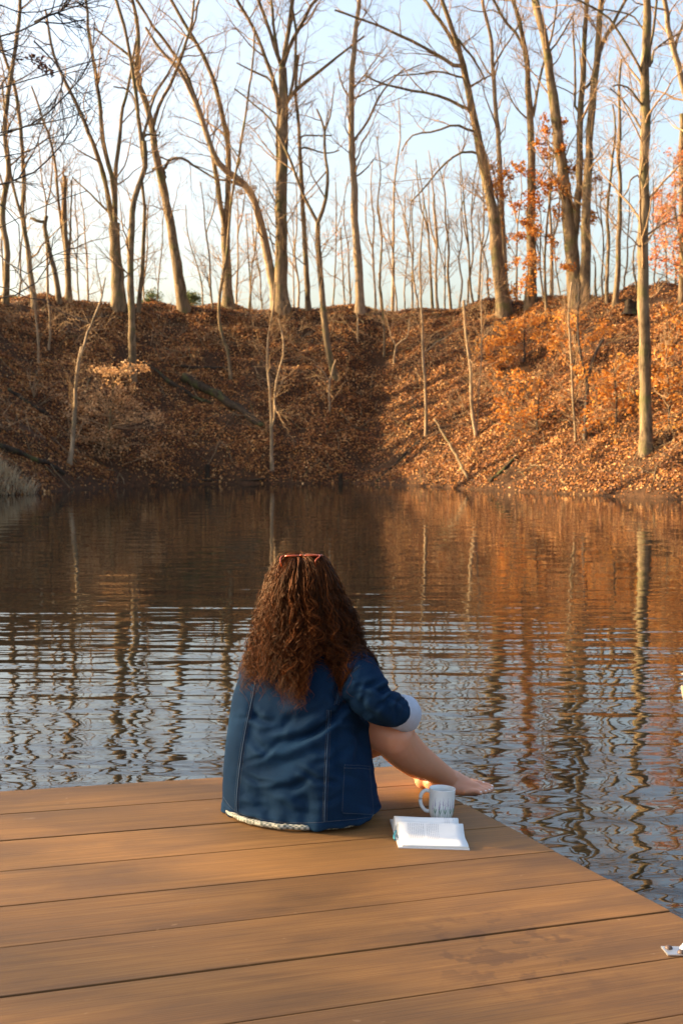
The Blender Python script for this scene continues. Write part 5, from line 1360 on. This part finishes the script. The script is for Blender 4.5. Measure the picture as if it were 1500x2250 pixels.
for poly, dp, sg in [([(775, 1528), (748, 1556), (715, 1590), (680, 1612), (635, 1630), (590, 1632)], .017, 10), ([(740, 1530), (700, 1566), (640, 1584), (585, 1570)], .008, 12), ([(705, 1640), (650, 1668), (590, 1690), (540, 1688)], .008, 15), ([(770, 1520), (800, 1566), (860, 1600)], .012, 9),
                     ([(806, 1478), (848, 1530), (856, 1584)], .008, 9), ([(842, 1500), (872, 1545), (872, 1596)], .010, 8), ([(880, 1515), (888, 1550), (880, 1590)], .008, 7), ([(735, 1560), (744, 1650), (736, 1740)], .009, 11), ([(783, 1570), (790, 1640), (782, 1700)], .007, 10), ([(570, 1520), (552, 1600), (530, 1690)], .006, 12),
                     ([(640, 1690), (672, 1760), (668, 1830)], .007, 16), ([(552, 1700), (585, 1760), (590, 1820)], .006, 14), ([(770, 1465), (745, 1515), (738, 1560)], .008, 8), ([(600, 1500), (640, 1530), (700, 1540)], .006, 14), ([(768, 1536), (735, 1580), (700, 1606), (655, 1626)], .010, 5), ([(545, 1540), (560, 1575), (600, 1590)], .006, 7), ([(535, 1600), (575, 1640), (640, 1650)], .005, 7), ([(700, 1700), (640, 1730), (560, 1735)], .005, 9), ([(800, 1500), (830, 1515), (868, 1512)], .007, 6), ([(775, 1556), (812, 1586), (850, 1598)], .007, 5), ([(856, 1530), (880, 1540), (892, 1560)], .006, 5), ([(752, 1600), (790, 1612), (806, 1650)], .006, 7), ([(505, 1700), (540, 1740), (600, 1760)], .004, 9), ([(650, 1560), (620, 1600), (560, 1615)], .006, 7)]:
    disp += crease(poly, dp, sg)
for i in range(len(v)):
    p = v[i]
    disp[i] += 0.0030 * mnoise.noise(Vector((p[0] * 9, p[1] * 9, p[2] * 6))) + 0.0010 * mnoise.noise(Vector((p[0] * 34, p[1] * 34, p[2] * 20)))
# fluted hem
hz = v[:, 2] - np.array([deck_z(a_, b_) for a_, b_ in v[:, :2]])
th = np.arctan2(v[:, 1] - 4.30, v[:, 0] + 0.14)
disp += 0.006 * np.exp(-hz / 0.05) * np.sin(th * 9 + 1.0) + 0.004 * np.exp(-hz / 0.03) * np.sin(th * 23)
disp += 0.0022 * (sstep(0.034, 0.030, hz) if False else (1 - sstep(0.028, 0.034, hz)))     # turned-up hem band
ra_ = random.Random(12)
for q_ in range(26):      # small pulls and puckers in the cloth
    x0_, y0_ = ra_.uniform(510, 800), ra_.uniform(1500, 1790); an_ = ra_.uniform(-0.9, 0.3); L_ = ra_.uniform(25, 60)
    disp += crease([(x0_, y0_), (x0_ + L_ * math.cos(an_), y0_ - L_ * math.sin(an_)), (x0_ + 2 * L_ * math.cos(an_ + .25), y0_ - 2 * L_ * math.sin(an_ + .25))], ra_.uniform(.002, .0055), ra_.uniform(5, 9))
for q_ in range(14):      # ruckles along the sleeve
    t_ = ra_.uniform(0, 1); x0_, y0_ = 770 + 105 * t_ + ra_.uniform(-22, 22), 1480 + 80 * t_ + ra_.uniform(-25, 25); an_ = ra_.uniform(0.5, 1.5); L_ = ra_.uniform(12, 28)
    disp += crease([(x0_ - L_ * math.cos(an_), y0_ + L_ * math.sin(an_)), (x0_, y0_), (x0_ + L_ * math.cos(an_ - .4), y0_ - L_ * math.sin(an_ - .4))], ra_.uniform(.003, .006), ra_.uniform(4, 6.5))
v2 = v + nn * disp[:, None]
# the hem hangs clear of the boards by a few millimetres
lift = np.clip(0.010 + 0.006 * np.sin(th * 5 + .6) - hz, 0, None) * (hz < 0.02)
v2[:, 2] += lift
set_v(jk, v2)
obj('jacket', jk, M['denim'], woman)
jacket = woman.children[-1] if False else [o for o in woman.children if o.name.startswith('jacket')][-1]
def bvh_of(me):
    return BVHTree.FromPolygons([Vector(c_) for c_ in get_v(me)], [tuple(p.vertices) for p in me.polygons])
tree_j = bvh_of(jk)
ORI = Vector((0, 0, CAM_H))
def on_jacket(x, y, off=0.0):
    dr = Vector(tuple(ray(x, y))).normalized()
    h = tree_j.ray_cast(ORI, dr)
    if h[0] is None: return None
    n_ = h[1] if h[1].dot(dr) < 0 else -h[1]
    return np.array(h[0] + n_ * off)
def drawn(poly, off=0.0, n=40):
    q = spline(np.array([(x, y, 0) for x, y in poly], float), n=n)
    return np.array([p for p in (on_jacket(x, y, off) for x, y, _ in q) if p is not None])
def sm(P, it=2):
    for _ in range(it): P[1:-1] = 0.25 * P[:-2] + 0.5 * P[1:-1] + 0.25 * P[2:]
    return P
def dashes(name, lines, r=0.0008, step=0.0055):
    S = Soup()
    for L in lines:
        if len(L) < 4: continue
        Q = spline(L, step=step / 2)
        for i in range(0, len(Q) - 2, 2):
            a_, b_ = Q[i], Q[i] * 0.25 + Q[i + 1] * 0.75
            S.tube(np.array([[a_, (a_ + b_) / 2, b_]]), np.array([[r * .5, r, r * .5]]), 4)
    return S.mesh(name)
SEAMS = [[(563, 1490), (556, 1530), (545, 1580), (534, 1640), (526, 1700), (521, 1750), (521, 1792)], [(722, 1560), (720, 1620), (717, 1690), (714, 1760), (713, 1806)], [(738, 1548), (748, 1515), (768, 1482), (790, 1462)]]
for s_ in SEAMS:
    P = sm(drawn(s_, 0.0004, 60), 4)
    V, F = tubes(P[None], np.full((1, len(P)), 0.0024), 8)
    # flatten the felled seam against the cloth
    sb = obj('seam', mesh_np('seam', V, F), M['seam'], woman); sb.parent = jacket; sb.matrix_parent_inverse = jacket.matrix_parent_inverse.inverted() if False else Matrix.Identity(4)
    L1 = sm(drawn([(x - 4.5, y) for x, y in s_], 0.0016, 60), 3); L2 = sm(drawn([(x + 4.5, y) for x, y in s_], 0.0016, 60), 3)
    st = kid('stitching', dashes('stitching', [L1, L2]), M['stitch'], jacket)
hem = [(492, 1752), (506, 1772), (525, 1786), (560, 1797), (600, 1804), (650, 1808), (700, 1807), (740, 1803), (780, 1800), (812, 1795), (826, 1790)]
kid('stitching', dashes('stitching', [sm(drawn([(x, y) for x, y in hem], 0.0012, 90), 2)]), M['stitch'], jacket)
# patch pocket
pk = [(752, 1676), (812, 1680), (818, 1730), (822, 1778), (800, 1790), (765, 1791), (746, 1782), (748, 1730)]
gx, gy = 16, 20
grid = {}
for j in range(gy):
    t = j / (gy - 1)
    y0 = 1674 + t * 118
    xl = np.interp(t, [0, .5, .92, 1], [753, 748, 745, 752]); xr = np.interp(t, [0, .5, .92, 1], [813, 818, 824, 818])
    for i in range(gx):
        x = xl + (xr - xl) * i / (gx - 1)
        edge = min(i, gx - 1 - i, j, gy - 1 - j)
        p = on_jacket(x, y0 + 4 * (i / (gx - 1)) - (6 if j == gy - 1 and 2 < i < gx - 3 else 0) * 0, 0.0012 if edge == 0 else 0.0042)
        if p is not None: grid[(i, j)] = p
idx = {k_: n_ for n_, k_ in enumerate(grid)}
PF = [(idx[(i, j)], idx[(i + 1, j)], idx[(i + 1, j + 1)], idx[(i, j + 1)]) for i in range(gx - 1) for j in range(gy - 1) if all(q in idx for q in ((i, j), (i + 1, j), (i + 1, j + 1), (i, j + 1)))]
pv = np.array(list(grid.values()))
ax_y = np.median(pv[:, 1]); ok = np.abs(pv[:, 1] - ax_y) < 0.12
PF = [f_ for f_ in PF if all(ok[q] for q in f_)]
pocket = kid('pocket', mesh_np('pocket', pv, np.array(PF)), M['denim'], jacket)
tree_p = BVHTree.FromPolygons([Vector(c_) for c_ in pv], PF)
def row(j, e=0.0018): return np.array([grid[(i, j)] - unit(ray(780, 1730)) * e for i in range(1, gx - 1) if (i, j) in grid and ok[idx[(i, j)]]])
def colm(i, e=0.0018): return np.array([grid[(i, j)] - unit(ray(780, 1730)) * e for j in range(1, gy - 1) if (i, j) in grid and ok[idx[(i, j)]]])
kid('stitching', dashes('stitching', [row(1), row(2), row(gy - 2), colm(1), colm(gx - 2)]), M['stitch'], pocket)
# rolled cuffs
for A_, B_, r_ in ((W(866, 1560, 4.235), W(893, 1570, 4.285), .056), (W(690, 1590, 4.63), W(735, 1590, 4.655), .056)):
    ax_ = B_ - A_
    u_ = unit(ax_); e1_ = unit(np.cross(u_, Z)); e2_ = np.cross(u_, e1_); aa_ = np.arange(32) * 6.283185 / 32
    V = []
    for f_, k_ in ((0.0, .90), (0.06, .99), (0.35, 1.02), (0.7, 1.05), (0.95, 1.06), (1.03, 1.02), (1.0, .95), (0.7, .88), (0.3, .84)):   # rolled band, open at the wrist
        c_ = A_ + ax_ * f_
        for q in aa_:
            w_ = 1 + 0.05 * mnoise.noise(Vector((3 * math.cos(q), 3 * math.sin(q), f_ * 2.5))) + 0.025 * math.sin(5 * q + 3 * f_)
            V.append(c_ + (e1_ * math.cos(q) + e2_ * math.sin(q)) * r_ * k_ * w_ + u_ * 0.004 * math.sin(3 * q))
    i = np.arange(8)[:, None] * 32 + np.arange(32)[None]; j = np.arange(8)[:, None] * 32 + (np.arange(32)[None] + 1) % 32
    kid('cuff', mesh_np('cuff', np.array(V), np.stack([i, j, j + 32, i + 32], -1).reshape(-1, 4)), M['cuff'], jacket)
# gingham dress showing below the jacket
hemp = [(500, 1792), (528, 1806), (560, 1816), (600, 1823), (640, 1826), (680, 1826), (708, 1822)]
Pd = np.array([deckP(x, y, 0.0125) for x, y in hemp])
V, F, C = chain(Pd, [.007, .010, .0105, .0105, .0105, .010, .007], 46, 14, 0.8, Z)
V = V + np.array([(0.006 * mnoise.noise(Vector((q[0] * 45, 3.0, 0))), 0.008 * mnoise.noise(Vector((q[0] * 32, q[1] * 10, 0))), 0.003 * mnoise.noise(Vector((q[0] * 60, 0, 7)))) for q in V])
# a skirt sheet under her joins the visible hem
sk = loft([(HP(-.137, 4.285, .003), .245, .185, sid), (HP(-.137, 4.285, .012), .25, .19, sid), (HP(-.137, 4.285, .02), .235, .175, sid)], 40)
S_ = Soup(); S_.add(V, F); S_.q.append(C + 0)
n0 = len(V)
obj('dress', mesh_np('dress', np.concatenate([V, sk[0]]), [F, C, sk[1] + n0, sk[2] + n0]), M['gingham'], woman)

# hair
rows = np.array([1222, 1233, 1251, 1275, 1300, 1350, 1400, 1428, 1453, 1490, 1530.])
cxs = np.array([667, 667, 666, 664, 663, 670, 673, 676, 681, 678, 676.])
hal = np.array([22, 42, 57, 68, 76, 94, 108, 122, 131, 130, 125.]) / 672.0
dep = np.array([.03, .07, .100, .120, .130, .145, .162, .172, .184, .194, .198])
def env(row, phi, lam):
    """point of the hair's outer shape at a photo row; phi: 0 towards the camera, +90 deg to the right"""
    c_ = W(np.interp(row, rows, cxs), row, 4.335)
    a_ = np.interp(row, rows, hal) * lam; b_ = np.interp(row, rows, dep) * lam
    return c_ + np.array([a_ * math.sin(phi), -b_ * math.cos(phi), 0.0])
secs = []
for rw in [1234, 1242, 1255, 1275, 1300, 1330, 1365, 1400, 1430, 1448]:
    c_ = W(np.interp(rw, rows, cxs), rw, 4.335)
    shrink = 0.86 if rw < 1400 else 0.80 - 0.25 * (rw - 1400) / 48
    secs.append((c_, np.interp(rw, rows, hal) * shrink, np.interp(rw, rows, dep) * shrink, np.array([1.0, 0, 0])))
secs = secs[::-1]
cap = blend('hair_mass', [loft(secs, 36)], 0.006, 4)
v = get_v(cap); nn = get_n(cap)
# keep the face free: pull the front of the mass back behind the brow
fr = (v - HC) @ fwd
v = v - np.clip(fr - 0.055, 0, None)[:, None] * fwd
v += nn * np.array([0.006 * mnoise.noise(Vector((q[0] * 45, q[1] * 45, q[2] * 14))) for q in v])[:, None]
set_v(cap, v)
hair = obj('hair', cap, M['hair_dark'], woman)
rh = np.random.default_rng(21)
PL, RL, TL = [], [], []
NP = 40
def lock(phi, lam, r0, r1, nst, curl, wl, tint, fray, thick):
    s = np.linspace(0, 1, NP)
    rws = r0 + (r1 - r0) * s
    over = np.clip(s / 0.14, 0, 1) if r0 < 1246 else np.ones(NP)       # locks rooted at the crown run out over it first
    if r0 < 1246: rws = np.where(s < 0.14, 1219 + (r0 + 9 - 1219) * over ** 2.2, r0 + 9 + (r1 - r0 - 9) * (s - 0.14) / 0.86)
    path = np.array([env(q, phi + 0.10 * math.sin(3 * t_ + phi * 5), lam) for q, t_ in zip(np.maximum(rws, 1231), s)])
    if r0 < 1246:
        cc_ = W(666, 1222, 4.335); w_ = (0.12 + 0.88 * over ** 0.7)[:, None]
        tgt = env(r0 + 9, phi, lam)
        flatp = cc_ * (1 - w_) + tgt * w_; flatp[:, 2] = path[:, 2] + 0.006 * (1 - over ** 2)
        path = np.where((s < 0.14)[:, None], flatp, path)
    # the hair parts low on the back, right of the middle
    gap = 703
    pxs, _ = project(path)
    pull = np.exp(-((pxs - gap) / 34) ** 2) * np.clip((rws - 1385) / 70, 0, 1) * (math.cos(phi) > 0.2)
    path[:, 0] += np.where(pxs < gap, -1, 1) * pull * 0.042
    # ends hang down on to the jacket
    L = np.concatenate([[0], np.cumsum(np.linalg.norm(np.diff(path, axis=0), axis=1))])
    side_ = rh.normal(0, 1, 3) * [1.0, 0.6, 0]
    path = path + side_ * (0.016 * s ** 2)[:, None]
    ph0 = rh.uniform(0, 6.283); hand_ = rh.choice([-1, 1])
    T = unit(np.gradient(path, axis=0)); A_ = unit(np.cross(T, [0.3, 0.9, 0.1])); B_ = np.cross(T, A_)
    warp = 0.9 * np.sin(s * rh.uniform(4, 9) + rh.uniform(0, 6)) + 0.5 * np.sin(s * rh.uniform(10, 17) + rh.uniform(0, 6))
    env_ = np.clip((s - 0.10) / 0.5, 0, 1) ** 0.8 * (1 + 0.45 * np.sin(s * rh.uniform(5, 12) + ph0))
    flat_ = rh.uniform(0.35, 1.0)
    for _ in range(nst):
        o_ = rh.normal(0, 1, 2) * fray
        ph = ph0 + rh.normal(0, 0.45) + hand_ * 6.283 * L / (wl * rh.uniform(0.95, 1.05)) + warp
        amp = curl * env_ * rh.uniform(0.75, 1.2)
        sp = 0.9 + 0.1 * np.clip(s / 0.3, 0, 1)
        Q = path + (A_ * (amp * np.cos(ph) + o_[0] * sp)[:, None]) + (B_ * (flat_ * amp * np.sin(ph) + o_[1] * sp)[:, None])
        e = rh.uniform(0.80, 1.0)
        k_ = np.linspace(0, (NP - 1) * e, NP)
        Q = np.stack([np.interp(k_, np.arange(NP), Q[:, c_]) for c_ in range(3)], 1)
        PL.append(Q); RL.append(thick * rh.uniform(0.6, 1.25) * np.interp(s, [0, .1, .8, 1], [.7, 1, .8, .2])); TL.append(np.clip(tint + rh.normal(0, 0.15), 0, 1))
def end_row(phi):
    x = math.sin(phi)
    return float(np.interp(x, [-1, -.75, -.45, -.2, .05, .2, .35, .5, .75, 1], [1480, 1492, 1512, 1522, 1508, 1448, 1470, 1506, 1486, 1470]))
for i in range(310):
    phi = rh.uniform(-2.05, 2.05)
    lam = rh.uniform(0.84, 1.06)
    r0 = 1225 + abs(rh.normal(0, 28)) + max(0, abs(phi) - 1.4) * 30
    r1 = end_row(phi) + rh.normal(0, 19) - (1 - lam) * 90
    if abs(phi) > 1.65: r1 -= 45
    lock(phi, lam, r0, r1, 10, rh.uniform(.008, .0185), rh.uniform(.046, .082), rh.beta(1.3, 1.5), .0064, .00138)
for i in range(420):      # loose frizz
    phi = rh.uniform(-2.0, 2.0); r0 = rh.uniform(1225, 1300)
    lock(phi, rh.uniform(1.0, 1.09), r0, end_row(phi) + rh.normal(-10, 30), 1, rh.uniform(.008, .018), rh.uniform(.04, .08), .6, .010, .0007)
for i in range(70):       # short flyaways over the crown
    phi = rh.uniform(-2.4, 2.4); r0 = rh.uniform(1222, 1240)
    lock(phi, rh.uniform(1.03, 1.12), r0, r0 + rh.uniform(25, 90), 1, rh.uniform(.004, .010), .05, .7, .008, .0006)
PL = np.array(PL); RL = np.array(RL)
# nothing passes through the cloth: strands that would are laid on it
flat_p = PL.reshape(-1, 3)
for i in range(len(flat_p)):
    p = flat_p[i]
    if p[2] < 1.05:
        h_ = tree_j.find_nearest(Vector(p), 0.09)
        if h_[0] is not None:
            dv = Vector(p) - h_[0]
            sd_ = dv.dot(h_[1])
            if sd_ < 0.004: flat_p[i] = np.array(h_[0] + h_[1] * (0.004 + 0.004 * ((i * 7919) % 97) / 97))
PL = flat_p.reshape(PL.shape)
V, F = tubes(PL, RL, 3)
me = mesh_np('curls', V, F)
at = me.attributes.new('tint', 'FLOAT', 'POINT'); at.data.foreach_set('value', np.repeat(np.array(TL), NP * 3).astype(np.float32))
kid('curls', me, M['hair'], hair)

# sunglasses pushed up on her head
m, nt, b = new_mat('amber_acetate')
f = noise(nt, coords(nt), 60, 3); c = mix_c(nt, f, (0.22, 0.028, 0.008), (0.42, 0.085, 0.02)); nt.links.new(c, b.inputs['Base Color']); b.inputs['Roughness'].default_value = 0.15
M['acetate'] = m
m, nt, b = new_mat('tinted_lens')
b.inputs['Base Color'].default_value = (0.09, 0.035, 0.02, 1); b.inputs['Roughness'].default_value = 0.05
f = noise(nt, coords(nt), 20, 2); c = mix_c(nt, f, (0.08, 0.03, 0.02), (0.11, 0.045, 0.025)); nt.links.new(c, b.inputs['Base Color'])
M['lens'] = m
GC = W(661, 1221, 4.275)
glasses = thing('sunglasses', tuple(GC), 'amber-framed sunglasses pushed up on top of the woman\'s head', 'sunglasses')
ld = unit(fwd * 0.93 + Z * -0.10)                    # the lenses lie almost flat over the crown
gs = unit(np.array([1.0, -0.12, 0.03]))
for sg in (-1, 1):
    a = np.linspace(0, 6.283185, 29)
    lo = np.array([GC + gs * (sg * .0315 + .0265 * np.sign(math.cos(t)) * abs(math.cos(t)) ** .75) + ld * (.021 + .021 * np.sign(math.sin(t)) * abs(math.sin(t)) ** .8) for t in a])
    V, F = tubes(lo[None], np.full((1, 29), .0032), 8); obj('rim', mesh_np('rim', V, F), M['acetate'], glasses)
    cv = GC + gs * sg * .0315 + ld * .021
    V = np.vstack([lo[:-1] * 0.94 + cv * 0.06, [cv + Z * .003]]); F = np.array([[i, (i + 1) % 28, 28] for i in range(28)])
    obj('lens', mesh_np('lens', V, F), M['lens'], glasses)
    h0 = GC + gs * sg * .060 + ld * .004
    tp = spline([h0, h0 + gs * sg * .003 - fwd * .010 - Z * .004, h0 - gs * sg * .004 - fwd * .026 - Z * .020, h0 - gs * sg * .006 + fwd * .004 - Z * .060], n=14)
    V, F = tubes(tp[None], np.full((1, 14), .0026), 8); obj('temple', mesh_np('temple', V, F), M['acetate'], glasses)
br = spline([GC - gs * .008 + ld * .008, GC + ld * .004 + Z * .002, GC + gs * .008 + ld * .008], n=8)
V, F = tubes(br[None], np.full((1, 8), .003), 8); obj('bridge', mesh_np('bridge', V, F), M['acetate'], glasses)
